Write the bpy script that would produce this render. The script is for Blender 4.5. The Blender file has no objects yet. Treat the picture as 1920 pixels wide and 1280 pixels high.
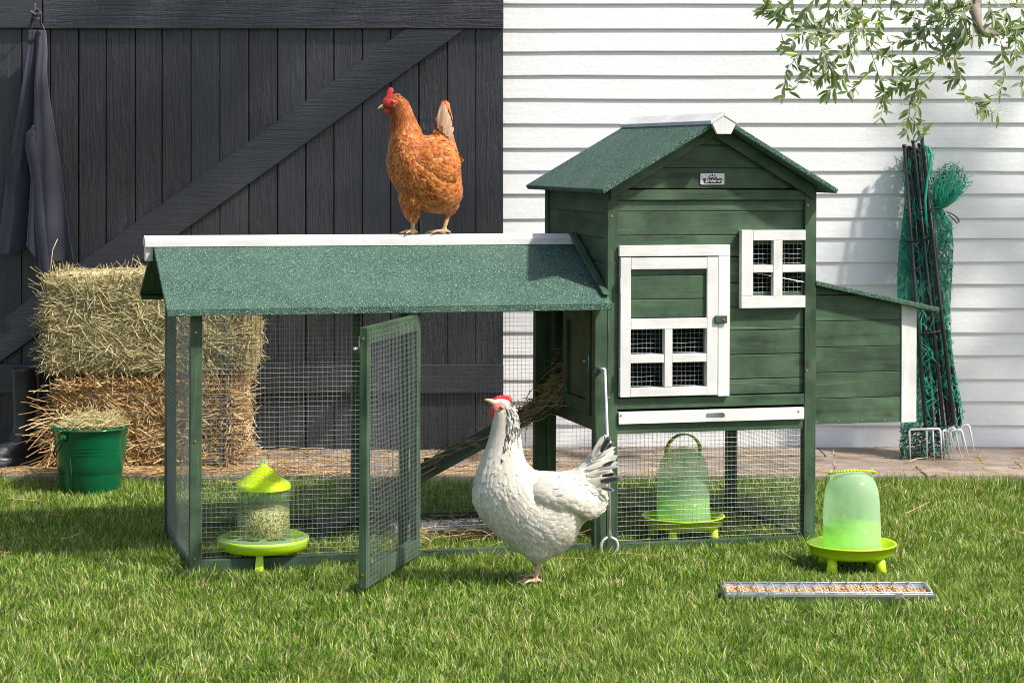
import bpy, math, random
import numpy as np
from mathutils import Vector, Matrix
random.seed(7); rng = np.random.default_rng(11)
S = bpy.context.scene; C = S.collection
D2R = math.radians
# ------------------------------------------------------------------ camera, sky, sun, exposure
CAM_F, CAM_H0, CAM_H = 4089.0, 290.0, 1.09        # focal length and horizon in 1920 px units, eye height
cd = bpy.data.cameras.new('camera'); cam = bpy.data.objects.new('camera', cd); C.objects.link(cam)
cam.location = (0, 0, CAM_H); cam.rotation_euler = (D2R(90), 0, 0)
cd.sensor_width = 36; cd.lens = CAM_F/1920*36; cd.shift_y = -(640-CAM_H0)/1920
cd.clip_start = .1; cd.clip_end = 400
S.camera = cam
SUN = Vector((.80, -.40, 1.0)).normalized()       # direction towards the sun
el = math.asin(SUN.z); az = math.atan2(SUN.x, SUN.y)
w = bpy.data.worlds.new('World'); S.world = w; w.use_nodes = True
nt = w.node_tree; nt.nodes.clear()
sky = nt.nodes.new('ShaderNodeTexSky'); sky.sky_type = 'NISHITA'; sky.sun_disc = False
sky.sun_elevation = el; sky.sun_rotation = az; sky.air_density = 1.0; sky.dust_density = 2.0; sky.ozone_density = .6
bg = nt.nodes.new('ShaderNodeBackground'); bg.inputs['Strength'].default_value = .145
wo = nt.nodes.new('ShaderNodeOutputWorld')
wbn = nt.nodes.new('ShaderNodeMixRGB'); wbn.blend_type = 'MULTIPLY'; wbn.inputs[0].default_value = 1; wbn.inputs[2].default_value = (1.0, .965, .91, 1)
nt.links.new(sky.outputs[0], wbn.inputs[1]); nt.links.new(wbn.outputs[0], bg.inputs[0]); nt.links.new(bg.outputs[0], wo.inputs[0])
sl = bpy.data.lights.new('sun', 'SUN'); sl.energy = 4.4; sl.angle = D2R(2.2); sl.color = (1, .95, .86)
so = bpy.data.objects.new('sun', sl); C.objects.link(so)
so.rotation_euler = SUN.to_track_quat('Z', 'Y').to_euler(); so.location = (3, -2, 6)
S.view_settings.view_transform = 'Standard'; S.view_settings.look = 'None'
S.view_settings.exposure = 0.60; S.view_settings.gamma = 1.0
S.cycles.filter_width = 1.0; S.cycles.max_bounces = 8; S.cycles.transparent_max_bounces = 16

# ------------------------------------------------------------------ helpers
def W3(px, py, Y): return Vector(((px-960)*Y/CAM_F, Y, CAM_H-(py-CAM_H0)*Y/CAM_F))
def GY(py, z=0.0): return CAM_F*(CAM_H-z)/(py-CAM_H0)
RZ, RY, X0, D0 = .2636, .0043, -.8376, 5.6671
COOP = Matrix.Translation((X0, D0, 0)) @ Matrix.Rotation(RZ, 4, 'Z') @ Matrix.Rotation(RY, 4, 'Y')

def tag(o, label=None, cat=None, group=None, kind=None):
    if label: o['label'] = label
    if cat: o['category'] = cat
    if group: o['group'] = group
    if kind: o['kind'] = kind
    return o
def thing(name, label, cat, loc=(0, 0, 0), rz=0, group=None):
    o = bpy.data.objects.new(name, None); C.objects.link(o)
    o.location = loc; o.rotation_euler = (0, 0, rz); o.empty_display_size = .1
    return tag(o, label, cat, group)
def link(name, me, m, parent=None, smooth=False):
    o = bpy.data.objects.new(name, me); C.objects.link(o)
    if m: me.materials.append(m)
    if parent: o.parent = parent
    if smooth: me.polygons.foreach_set('use_smooth', [True]*len(me.polygons))
    return o
class MB:
    def __init__(s): s.v = []; s.f = []
    def add(s, v, f):
        n = len(s.v); s.v += [tuple(p) for p in v]; s.f += [tuple(i+n for i in q) for q in f]; return s
    def box(s, x0, x1, y0, y1, z0, z1):
        return s.add([(x0,y0,z0),(x1,y0,z0),(x1,y1,z0),(x0,y1,z0),(x0,y0,z1),(x1,y0,z1),(x1,y1,z1),(x0,y1,z1)],
            [(0,3,2,1),(4,5,6,7),(0,1,5,4),(1,2,6,5),(2,3,7,6),(3,0,4,7)])
    def prism(s, poly, axis, a, b):                 # 2-D polygon extruded along an axis
        n = len(poly)
        def P(u, v, t): return {'x': (t,u,v), 'y': (u,t,v), 'z': (u,v,t)}[axis]
        v = [P(u, w_, a) for u, w_ in poly]+[P(u, w_, b) for u, w_ in poly]
        f = [tuple(range(n)), tuple(range(2*n-1, n-1, -1))]+[(i, i+n, (i+1) % n+n, (i+1) % n) for i in range(n)]
        return s.add(v, f)
    def bar(s, p0, p1, wd, th, up=(0, 0, 1)):       # rectangular bar between two points
        p0, p1, up = Vector(p0), Vector(p1), Vector(up); d = (p1-p0).normalized()
        a = d.cross(up).normalized()*wd/2; b = a.cross(d).normalized()*th/2
        v = [p+i*a+j*b for p in (p0, p1) for i, j in ((-1,-1),(1,-1),(1,1),(-1,1))]
        return s.add(v, [(0,1,2,3),(7,6,5,4),(0,4,5,1),(1,5,6,2),(2,6,7,3),(3,7,4,0)])
    def tube(s, pts, r, n=8, cap=True):
        pts = [Vector(p) for p in pts]; k = len(pts); rs = r if isinstance(r, (list, tuple)) else [r]*k
        v = []; f = []; prev = None
        for i, p in enumerate(pts):
            d = (pts[min(i+1, k-1)]-pts[max(i-1, 0)]).normalized()
            if prev is None:
                a = d.orthogonal().normalized()
            else:
                a = (prev-d*prev.dot(d)).normalized()
            prev = a; b = d.cross(a)
            for j in range(n):
                t = 2*math.pi*j/n; v.append(p+(a*math.cos(t)+b*math.sin(t))*rs[i])
        for i in range(k-1):
            for j in range(n): f.append((i*n+j, i*n+(j+1) % n, (i+1)*n+(j+1) % n, (i+1)*n+j))
        if cap: f.append(tuple(range(n-1, -1, -1))); f.append(tuple((k-1)*n+j for j in range(n)))
        return s.add(v, f)
    def lathe(s, prof, n=40, c=(0, 0, 0), sy=1.0, closed=False):
        k = len(prof); v = []; f = []
        for r, z in prof:
            for j in range(n):
                t = 2*math.pi*j/n; v.append((c[0]+r*math.cos(t), c[1]+r*sy*math.sin(t), c[2]+z))
        for i in range(k-1):
            for j in range(n): f.append((i*n+j, i*n+(j+1) % n, (i+1)*n+(j+1) % n, (i+1)*n+j))
        if prof[0][0] > 1e-4 and closed: f.append(tuple(range(n-1, -1, -1)))
        if prof[-1][0] > 1e-4 and closed: f.append(tuple((k-1)*n+j for j in range(n)))
        return s.add(v, f)
    def ball(s, c, r, n=10, m=7, rot=None):
        r = r if isinstance(r, (list, tuple)) else (r, r, r); v = []; f = []
        for i in range(m+1):
            a = math.pi*i/m
            for j in range(n):
                t = 2*math.pi*j/n; p = Vector((r[0]*math.sin(a)*math.cos(t), r[1]*math.sin(a)*math.sin(t), r[2]*math.cos(a)))
                if rot: p = rot @ p
                v.append(p+Vector(c))
        for i in range(m):
            for j in range(n): f.append((i*n+j, (i+1)*n+j, (i+1)*n+(j+1) % n, i*n+(j+1) % n))
        return s.add(v, f)
    def build(s, name, m, parent=None, smooth=False, bevel=0):
        me = bpy.data.meshes.new(name); me.from_pydata(s.v, [], s.f); me.update()
        o = link(name, me, m, parent, smooth)
        if bevel:
            b = o.modifiers.new('bevel', 'BEVEL'); b.width = bevel; b.segments = 2; b.limit_method = 'ANGLE'; b.angle_limit = D2R(40)
        return o
def npmesh(name, V, F, m, parent=None, smooth=True, uv=None):
    V = np.asarray(V, np.float32).reshape(-1, 3); F = np.asarray(F, np.int32); nf, k = F.shape
    me = bpy.data.meshes.new(name); me.vertices.add(len(V)); me.vertices.foreach_set('co', V.ravel())
    me.loops.add(nf*k); me.loops.foreach_set('vertex_index', F.ravel())
    me.polygons.add(nf); me.polygons.foreach_set('loop_start', np.arange(0, nf*k, k, dtype=np.int32))
    me.polygons.foreach_set('use_smooth', np.full(nf, smooth))
    if uv is not None:
        l = me.uv_layers.new(name='UVMap'); l.data.foreach_set('uv', np.asarray(uv, np.float32)[F.ravel()].ravel())
    me.update(calc_edges=True); me.validate()
    return link(name, me, m, parent)
def nrm(a): return a/np.maximum(np.linalg.norm(a, axis=-1, keepdims=True), 1e-9)
def strand_arrays(P, R, sides=3):                  # P (n,k,3) paths, R (n,k) radii
    n, k, _ = P.shape
    T = np.empty_like(P); T[:, 1:-1] = P[:, 2:]-P[:, :-2]; T[:, 0] = P[:, 1]-P[:, 0]; T[:, -1] = P[:, -1]-P[:, -2]; T = nrm(T)
    up = np.where(np.abs(T[..., 2:3]) > .9, np.array([1., 0, 0]), np.array([0, 0, 1.]))
    A = nrm(np.cross(T, up)); B = np.cross(T, A)
    ang = np.arange(sides)*2*np.pi/sides
    V = P[:, :, None]+(A[:, :, None]*np.cos(ang)[:, None]+B[:, :, None]*np.sin(ang)[:, None])*R[:, :, None, None]
    V = V.reshape(-1, 3)
    i, j, q = np.meshgrid(np.arange(n), np.arange(k-1), np.arange(sides), indexing='ij')
    a = (i*k+j)*sides+q; b = (i*k+j)*sides+(q+1) % sides
    F = np.stack([a, b, b+sides, a+sides], -1).reshape(-1, 4)
    return V, F
def straws(n, pos, direc, L, r, bend=.12, k=4):
    """pos (n,3) centres, direc (n,3) unit directions, L (n,), r (n,)"""
    t = np.linspace(-.5, .5, k)
    bv = rng.normal(0, 1, (n, 3)); bv -= (bv*direc).sum(1, keepdims=True)*direc; bv = nrm(bv)
    P = pos[:, None]+direc[:, None]*(t[None, :, None]*L[:, None, None])+bv[:, None]*((t**2-.08)[None, :, None]*(L*bend*rng.uniform(.2, 3, n))[:, None, None])
    R = np.repeat(r[:, None], k, 1)*np.linspace(1, .7, k)[None]
    return P, R

# ------------------------------------------------------------------ materials
class NT:
    def __init__(s, name):
        s.m = bpy.data.materials.new(name); s.m.use_nodes = True; s.t = s.m.node_tree; s.t.nodes.clear()
        s.out = s.n('OutputMaterial')
    def n(s, typ, **kw):
        nd = s.t.nodes.new('ShaderNode'+typ)
        for k, v in kw.items():
            if hasattr(nd, k) and k not in nd.inputs: setattr(nd, k, v)
            else:
                s.set(nd, k, v)
        return nd
    def set(s, nd, k, v):
        i = nd.inputs[k]
        if hasattr(v, 'is_linked') or isinstance(v, bpy.types.NodeSocket): s.t.links.new(v, i)
        else: i.default_value = v
    def coord(s, kind='Object'): return s.n('TexCoord').outputs[kind]
    def map(s, v, scale=(1, 1, 1), loc=(0, 0, 0), rot=(0, 0, 0)):
        return s.n('Mapping', Vector=v, Scale=scale, Location=loc, Rotation=rot).outputs[0]
    def noise(s, v, scale=5., detail=3., rough=.5, dist=0.):
        return s.n('TexNoise', Vector=v, Scale=scale, Detail=detail, Roughness=rough, Distortion=dist).outputs[0]
    def ramp(s, f, stops, interp='LINEAR'):
        r = s.n('ValToRGB', Fac=f); cr = r.color_ramp; cr.interpolation = interp
        while len(cr.elements) > 1: cr.elements.remove(cr.elements[-1])
        for i, (p, c) in enumerate(stops):
            e = cr.elements[0] if i == 0 else cr.elements.new(p)
            e.position = p; e.color = (c if isinstance(c, tuple) else (c, c, c))[:3]+(1,)
        return r.outputs[0]
    def mix(s, f, a, b, mode='MIX'):
        nd = s.n('MixRGB', blend_type=mode); s.set(nd, 'Fac', f)
        for k, v in (('Color1', a), ('Color2', b)): s.set(nd, k, v if not isinstance(v, tuple) else v[:3]+(1,))
        return nd.outputs[0]
    def math(s, op, a, b=0., c=0.):
        nd = s.n('Math', operation=op)
        for i, v in enumerate((a, b, c)):
            if isinstance(v, bpy.types.NodeSocket): s.t.links.new(v, nd.inputs[i])
            else: nd.inputs[i].default_value = v
        return nd.outputs[0]
    def rand(s): return s.n('NewGeometry').outputs['Random Per Island']
    def bump(s, h, strength=.3, dist=.002): return s.n('Bump', Height=h, Strength=strength, Distance=dist).outputs[0]
    def bsdf(s, col, rough=.5, normal=None, **kw):
        b = s.n('BsdfPrincipled'); s.set(b, 'Base Color', col if not isinstance(col, tuple) else col[:3]+(1,)); s.set(b, 'Roughness', rough)
        if normal is not None: s.set(b, 'Normal', normal)
        for k, v in kw.items(): s.set(b, k.replace('_', ' '), v)
        return b.outputs[0]
    def done(s, sh): s.t.links.new(sh, s.out.inputs[0]); return s.m
def islvec(t, v, k=7.):
    c = t.n('CombineXYZ'); r = t.rand()
    for i, q in enumerate((1., 2.3, 3.7)): t.t.links.new(t.math('MULTIPLY', r, k*q), c.inputs[i])
    a = t.n('VectorMath', operation='ADD'); t.t.links.new(v, a.inputs[0]); t.t.links.new(c.outputs[0], a.inputs[1])
    return a.outputs[0]
def wood(name, dark, light, axis='X', rough=.55, knot=(.034, .028, .017), knotamt=.85, bump=.35, fine=1.0, stain=None):
    t = NT(name); v = islvec(t, t.coord())
    sc = {'X': (1.2, 14, 14), 'Y': (14, 1.2, 14), 'Z': (14, 14, 1.2)}[axis]
    v1 = t.map(v, sc)
    g = t.noise(v1, 2.2, 6, .62, .6)
    g2 = t.noise(t.map(v, tuple(q*5 if q > 2 else q*1.5 for q in sc)), 3.0, 4, .7)
    base = t.mix(t.ramp(g, [(.34, 0.), (.50, .45), (.56, .3), (.68, 1.)]), dark, light)
    base = t.mix(t.math('MULTIPLY', g2, .55), base, tuple(c*.5 for c in dark), 'MIX')
    pl = t.math('MULTIPLY_ADD', t.rand(), .35, .82)
    hs = t.n('HueSaturation', Color=base); t.set(hs, 'Value', pl); base = hs.outputs[0]
    blotch = t.noise(t.map(v, (3, 3, 3)), 3, 3, .6)
    base = t.mix(t.ramp(blotch, [(.4, 0.), (.75, .35)]), base, tuple(min(1, c*1.5+.01) for c in light))
    if knotamt:
        sp = t.n('SeparateXYZ', Vector=v); al, ac = {'X': (0, 2), 'Y': (1, 2), 'Z': (2, 0)}[axis]; cb = t.n('CombineXYZ')
        t.t.links.new(t.math('MULTIPLY', sp.outputs[al], 4.6), cb.inputs[0]); t.t.links.new(t.math('MULTIPLY', sp.outputs[ac], 8.), cb.inputs[1])
        vo = t.n('TexVoronoi', Vector=cb.outputs[0], Scale=1., voronoi_dimensions='2D')
        kf = t.ramp(vo.outputs['Distance'], [(.0, 1.), (.030, .95), (.042, .35), (.060, .6), (.085, .15), (.13, 0.)])
        kf = t.math('MULTIPLY', kf, t.ramp(t.n('SeparateColor', Color=vo.outputs['Color']).outputs[0], [(.40, 0.), (.75, 1.)]))
        base = t.mix(t.math('MULTIPLY', kf, knotamt), base, knot)
    if stain:
        sf = t.ramp(t.noise(t.map(v, (8, 8, 8)), 2.5, 5, .7), [(.58, 0.), (.7, 1.)])
        base = t.mix(t.math('MULTIPLY', sf, stain[0]), base, stain[1])
    h = t.math('ADD', t.math('MULTIPLY', g, .6), t.math('MULTIPLY', g2, .5*fine))
    return t.done(t.bsdf(base, rough, t.bump(h, bump, .002), Specular_IOR_Level=.3))
GD, GL = (.019, .043, .024), (.088, .150, .085)
M = {}
for a in 'XYZ': M['green'+a] = wood('green stained wood '+a, GD, GL, a, .5)
for a in 'XYZ': M['white'+a] = wood('white washed wood '+a, (.66, .65, .64), (.82, .81, .80), a, .5, (.45, .38, .28), .35, .25)
def barn(name, axis, rough_amt):
    t = NT(name); v = islvec(t, t.coord()); sc = {'X': (1, 16, 16), 'Z': (16, 16, 1)}[axis]
    g = t.noise(t.map(v, sc), 3.2, 7, .68, 1.2)
    g2 = t.noise(t.map(v, tuple(q*.6 for q in sc)), 9, 5, .7, .5)
    big = t.noise(t.coord(), 1.3, 3, .6)
    n3 = t.noise(t.map(v, (60, 60, 22)), 1, 4, .7)
    col = t.mix(g, (.0155, .0165, .0215), (.032, .034, .043))
    col = t.mix(t.ramp(big, [(.45, 0.), (.75, .5)]), col, (.064, .067, .082))  # large pale blotches: soft patches of light mixed into the paint colour
    wear = t.ramp(t.math('MULTIPLY', g2, t.noise(t.coord(), 6, 4, .7)), [(.40, 0.), (.5, .35)])
    col = t.mix(wear, col, (.10, .10, .11))
    nail = t.n('TexVoronoi', Vector=t.map(v, (11, 1, 3.3)), Scale=1.)
    col = t.mix(t.ramp(nail.outputs['Distance'], [(0., 1.), (.028, 1.), (.045, 0.)]), col, (.008, .008, .01))
    r = t.math('MULTIPLY_ADD', t.rand(), 1.3, .25)
    h = t.math('ADD', t.math('MULTIPLY', g, r), t.math('MULTIPLY', t.math('ADD', t.math('MULTIPLY', n3, .5), t.math('MULTIPLY', g2, .5)), r))
    ro = t.math('MULTIPLY_ADD', g2, .35, .24)
    return t.done(t.bsdf(col, ro, t.bump(h, rough_amt, .008), Specular_IOR_Level=.55))
M['barnZ'] = barn('dark barn paint Z', 'Z', 1.); M['barnX'] = barn('dark barn paint X', 'X', .55)
def siding():
    t = NT('white weatherboard paint'); v = t.coord()
    g = t.noise(t.map(v, (2, 20, 20)), 2.5, 5, .6); big = t.noise(v, 2.2, 4, .6)
    col = t.mix(big, (.75, .755, .77), (.82, .82, .825))
    sp = t.ramp(t.noise(t.map(v, (3, 3, 14)), 7, 4, .75), [(.66, 0.), (.76, .4)])
    col = t.mix(sp, col, (.62, .60, .55))
    return t.done(t.bsdf(col, .45, t.bump(t.math('ADD', g, t.noise(v, 40, 3, .6)), .35, .003)))
M['siding'] = siding()
def felt():
    t = NT('green mineral felt'); v = t.coord()
    vo = t.n('TexVoronoi', Vector=v, Scale=380.); n = t.noise(v, 300, 2, .6)
    c = t.ramp(vo.outputs['Color'], [(0, (.010, .034, .024)), (.42, (.030, .078, .052)), (.68, (.080, .165, .120)), (.86, (.20, .32, .255)), (1, (.52, .62, .56))])
    c = t.mix(t.ramp(n, [(.38, 0.), (.62, 1.)]), (.014, .048, .034), c)
    big = t.noise(t.map(v, (1, 1, 1)), 7, 4, .65)
    c = t.mix(t.ramp(big, [(.4, 0.), (.8, .35)]), c, (.12, .19, .155))
    return t.done(t.bsdf(c, .85, t.bump(t.math('ADD', vo.outputs['Distance'], n), .8, .0015)))
M['felt'] = felt()
def simple(name, col, rough=.5, metal=0., bumpn=0., bscale=60., var=0., spec=.5, **kw):
    t = NT(name); c = col; nrmv = None; v = t.coord()
    if var:
        n = t.noise(v, 14, 4, .6); c = t.mix(t.ramp(n, [(.3, 0.), (.7, 1.)]), tuple(q*(1-var) for q in col), tuple(min(1, q*(1+var)) for q in col))
    if bumpn: nrmv = t.bump(t.noise(v, bscale, 3, .6), bumpn, .002)
    return t.done(t.bsdf(c, rough, nrmv, Metallic=metal, Specular_IOR_Level=spec, **kw))
M['wire'] = simple('galvanised wire', (.36, .39, .40), .42, .7, var=.1)
M['zinc'] = simple('galvanised steel', (.50, .52, .54), .35, .8, .15, 90, .15)
M['chrome'] = simple('bright steel', (.74, .75, .76), .28, .55)
M['brass'] = simple('brass screw', (.42, .27, .10), .4, .8)
M['black'] = simple('black rubber', (.022, .022, .024), .38, 0, .1, 30, .2)
M['soil'] = simple('dark metal', (.04, .04, .04), .5, .5)
M['lime'] = simple('lime plastic', (.52, .74, .010), .30, 0, 0, 1, 0, .5, Subsurface_Weight=.0)
M['enamel'] = simple('green enamel', (.002, .095, .038), .16, 0, .08, 12, .1, .6)
M['redskin'] = simple('red comb skin', (.55, .028, .03), .5, 0, .7, 160, .3, .4)
M['pinkskin'] = simple('pink face skin', (.62, .22, .19), .55, 0, .7, 160, .3)
M['beak'] = simple('horn beak', (.55, .33, .14), .4, 0, 0, 1, .2)
M['pale'] = simple('pale horn beak', (.62, .42, .26), .4, 0, 0, 1, .2)
M['eye'] = simple('amber eye', (.45, .20, .04), .1)
M['pupil'] = simple('black pupil', (.005, .005, .005), .05)
M['plate'] = simple('brushed aluminium plate', (.55, .56, .60), .4, .4)
M['ink'] = simple('black print', (.006, .006, .007), .5)
M['white'] = simple('white print', (.85, .85, .85), .5)
M['twine'] = simple('blue twine', (.05, .14, .30), .8)
M['dark'] = simple('rope black', (.014, .014, .016), .7)
def scaly(name, a, b):
    t = NT(name); v = t.coord(); vo = t.n('TexVoronoi', Vector=t.map(v, (1, 1, 1.6)), Scale=240.)
    return t.done(t.bsdf(t.mix(t.ramp(vo.outputs['Distance'], [(.2, 0.), (.7, 1.)]), a, b), .5, t.bump(vo.outputs['Distance'], -.6, .001)))
M['leg'] = scaly('scaly hen leg', (.62, .42, .20), (.34, .17, .07))
M['legp'] = scaly('pale scaly hen leg', (.66, .47, .34), (.42, .25, .17))
def strawmat(name, cols, tr=.12):
    t = NT(name); r = t.rand(); c = t.ramp(r, cols)
    n = t.noise(t.coord(), 30, 3, .6); c = t.mix(t.math('MULTIPLY', n, .35), c, (.12, .08, .035))
    a = t.bsdf(c, .5, None, Specular_IOR_Level=.4); b = t.n('BsdfTranslucent', Color=c).outputs[0]
    return t.done(_mix(t, tr, a, b))
def _mix(t, f, a, b):
    m = t.n('MixShader'); t.set(m, 0, f); t.t.links.new(a, m.inputs[1]); t.t.links.new(b, m.inputs[2]); return m.outputs[0]
M['hay'] = strawmat('greenish hay', [(0, (.27, .24, .09)), (.22, (.54, .47, .20)), (.55, (.78, .66, .34)), (.88, (.92, .82, .50)), (1, (.30, .18, .09))])
M['straw'] = strawmat('golden straw', [(0, (.22, .12, .04)), (.22, (.50, .28, .10)), (.6, (.78, .50, .21)), (.88, (.92, .68, .36)), (1, (.92, .80, .54))])
M['nest'] = strawmat('old brown straw', [(0, (.16, .10, .04)), (.4, (.50, .33, .14)), (.8, (.78, .58, .28)), (1, (.90, .74, .42))])
def plastic(name, col, tr, dens=.5):
    t = NT(name)
    a = t.bsdf(col, .22, None, Specular_IOR_Level=.5)
    b = t.n('BsdfTranslucent', Color=col+(1,)).outputs[0]; c = t.n('BsdfTransparent', Color=tuple(.6+.4*q for q in col)+(1,)).outputs[0]
    s1 = _mix(t, .55, a, b); return t.done(_mix(t, tr, s1, c))
M['dome'] = plastic('frosted mint plastic', (.70, .93, .68), .58)
M['water'] = plastic('tinted water', (.62, .92, .14), .42)
M['clear'] = plastic('clear green plastic', (.55, .80, .55), .84)
M['lidclear'] = plastic('clear tray cover', (.52, .80, .50), .5)
def seeds(name, cols, scale=230.):
    t = NT(name); vo = t.n('TexVoronoi', Vector=t.coord(), Scale=scale)
    c = t.ramp(vo.outputs['Color'], cols, 'CONSTANT')
    c = t.mix(t.ramp(vo.outputs['Distance'], [(.25, 0.), (.7, .8)]), c, (.05, .035, .012))
    return t.done(t.bsdf(c, .55, t.bump(vo.outputs['Distance'], -.7, .003)))
M['mixseed'] = seeds('mixed seed', [(0, (.30, .21, .07)), (.2, (.62, .46, .20)), (.5, (.80, .62, .30)), (.76, (.12, .10, .08)), (.82, (.80, .30, .04)), (.90, (.86, .74, .44))])
M['grain'] = strawmat('wheat and maize grain', [(0, (.42, .22, .09)), (.3, (.60, .38, .20)), (.7, (.74, .54, .34)), (.86, (.80, .66, .48)), (.93, (.80, .40, .04)), (1, (.72, .32, .02))], .05)
def grassmat():
    t = NT('lawn grass'); r = t.rand(); big = t.noise(t.coord(), 1.6, 3, .6); mid = t.noise(t.coord(), 9, 3, .6)
    fine = t.noise(t.map(t.coord(), (1, 1, .2)), 42, 2, .6); r = t.math('ADD', t.math('MULTIPLY', r, .80), t.math('MULTIPLY_ADD', fine, 1.1, -.42))
    c = t.ramp(r, [(0, (.018, .056, .004)), (.25, (.050, .132, .008)), (.52, (.140, .262, .012)), (.68, (.240, .365, .030)), (.80, (.42, .44, .16)), (.93, (.62, .57, .33)), (1, (.38, .24, .10))])
    c = t.mix(t.ramp(big, [(.42, 0.), (.7, .35)]), c, (.30, .34, .07))  # yellowish turf patches, doubling as the lit part of a soft dapple
    c = t.mix(t.ramp(mid, [(.5, 0.), (.75, .35)]), c, (.035, .11, .008))  # darker patches: dapple shade put into the blade colour
    a = t.bsdf(c, .5, None, Specular_IOR_Level=.3)
    b = t.n('BsdfTranslucent', Color=t.mix(.5, c, (.12, .26, .01), 'ADD')).outputs[0]
    return t.done(_mix(t, .3, a, b))
M['grass'] = grassmat()
def groundmat():
    t = NT('lawn soil'); v = t.coord(); n = t.noise(v, 60, 5, .7); b = t.noise(v, 2, 4, .6)
    c = t.mix(n, (.022, .030, .008), (.07, .10, .022)); c = t.mix(t.ramp(b, [(.4, 0.), (.7, .5)]), c, (.07, .06, .03))
    return t.done(t.bsdf(c, .9, t.bump(n, .8, .01)))
M['ground'] = groundmat()
M['deck'] = wood('weathered grey deck', (.20, .155, .125), (.36, .30, .255), 'X', .75, (.10, .06, .04), .6, .6)
def leafmat():
    t = NT('olive leaf'); g = t.n('NewGeometry'); r = g.outputs['Random Per Island']
    top = t.ramp(r, [(0, (.06, .12, .022)), (.5, (.13, .23, .035)), (.85, (.23, .35, .06)), (1, (.40, .45, .08))])
    und = t.ramp(r, [(0, (.30, .34, .22)), (1, (.42, .46, .32))])
    c = t.mix(g.outputs['Backfacing'], top, und)
    a = t.bsdf(c, .38, None, Specular_IOR_Level=.5); b = t.n('BsdfTranslucent', Color=t.mix(.35, top, (.30, .46, .06))).outputs[0]
    return t.done(_mix(t, .40, a, b))
M['leaf'] = leafmat()
M['bark'] = simple('olive bark', (.20, .16, .12), .8, 0, .9, 50, .35)
M['twig'] = simple('olive twig', (.26, .22, .16), .7, 0, .3, 80, .2)
def cloth(name, col):
    t = NT(name); v = t.coord()
    wv = t.math('ADD', t.n('TexWave', Vector=v, Scale=260., bands_direction='X').outputs['Color'], t.n('TexWave', Vector=v, Scale=260., bands_direction='Z').outputs['Color'])
    c = t.mix(t.noise(v, 25, 4, .6), tuple(q*.8 for q in col), tuple(q*1.25 for q in col))
    return t.done(t.bsdf(c, .9, t.bump(t.math('ADD', t.math('MULTIPLY', wv, .2), t.noise(v, 40, 3, .6)), .35, .003), Sheen_Weight=.3))
M['apron'] = cloth('washed grey linen', (.024, .025, .045))
M['net'] = strawmat('green net cord', [(0, (.0, .32, .21)), (.5, (.0, .54, .36)), (1, (.04, .72, .50))], .35)
M['pole'] = simple('black plastic pole', (.018, .018, .020), .35)
def feathermat(name, kind):
    t = NT(name); uv = t.n('TexCoord').outputs['UV']; sp = t.n('SeparateXYZ', Vector=uv); u, s_ = sp.outputs[0], sp.outputs[1]
    g = t.n('NewGeometry'); r = g.outputs['Random Per Island']
    edge = t.ramp(t.math('ABSOLUTE', t.math('SUBTRACT', u, .5)), [(.22, 0.), (.5, 1.)])
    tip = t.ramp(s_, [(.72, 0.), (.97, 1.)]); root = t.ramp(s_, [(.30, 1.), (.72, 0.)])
    e = t.math('MAXIMUM', edge, tip)
    barb = t.noise(t.map(uv, (16, 3, 1)), 3, 3, .6)
    pal = dict(
        brown=([(0, (.32, .066, .008)), (.5, (.52, .135, .017)), (.82, (.60, .20, .040)), (1, (.76, .38, .14))], (.84, .38, .12), .42),
        neck=([(0, (.17, .030, .005)), (.5, (.36, .075, .009)), (1, (.60, .17, .02))], (.70, .23, .03), .45),
        pale=([(0, (.62, .36, .20)), (1, (.80, .60, .46))], (.86, .74, .62), .6),
        white=([(0, (.68, .61, .50)), (.6, (.77, .72, .63)), (1, (.82, .79, .72))], (.85, .82, .76), .5),
        hackle=([(0, (.04, .04, .045)), (.6, (.03, .03, .035)), (1, (.4, .39, .36))], (.88, .84, .76), .95),
        black=([(0, (.018, .018, .02)), (.75, (.03, .03, .035)), (.8, (.5, .48, .45)), (1, (.7, .68, .64))], (.55, .53, .5), .45))[kind]
    c = t.mix(t.math('MULTIPLY', e, pal[2]), t.ramp(r, pal[0]), pal[1])
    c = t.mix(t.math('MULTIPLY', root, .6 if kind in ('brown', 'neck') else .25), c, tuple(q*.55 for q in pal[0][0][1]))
    c = t.mix(t.math('MULTIPLY', barb, .22), c, tuple(q*.45 for q in pal[0][0][1]))
    a = t.bsdf(c, .6, t.bump(barb, .3, .001), Specular_IOR_Level=.25, Sheen_Weight=.15); b = t.n('BsdfTranslucent', Color=c).outputs[0]
    return t.done(_mix(t, .18, a, b))
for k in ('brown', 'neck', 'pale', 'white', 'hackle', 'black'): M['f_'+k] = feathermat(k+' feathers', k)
M['skinb'] = simple('brown down', (.36, .13, .035), .8, 0, .6, 120, .3)
M['skinw'] = simple('white down', (.76, .71, .62), .8, 0, .6, 120, .06)

# ------------------------------------------------------------------ ground, deck, walls
YD, YW, ZD = 7.20, 7.90, .035
b = MB(); b.add([(-40, -30, 0), (40, -30, 0), (40, YD+.01, 0), (-40, YD+.01, 0)], [(0, 1, 2, 3)]); tag(b.build('ground', M['ground']), kind='structure')
b = MB(); b.add([(-40, YD+.012, -.02), (40, YD+.012, -.02), (40, 60, -.02), (-40, 60, -.02)], [(0, 1, 2, 3)]); tag(b.build('ground', M['ground']), kind='structure')
b = MB()
yy = YD
for wd in (.215, .235, .24):
    x = -4.2
    while x < 4.2:
        L = random.uniform(2.2, 3.4); dz = random.uniform(-.003, .003)
        b.box(x, x+L-.006, yy, yy+wd-.010, ZD-.10, ZD+dz); x += L
    yy += wd
tag(b.build('deck', M['deck'], None, False, .004), kind='structure')

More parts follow.
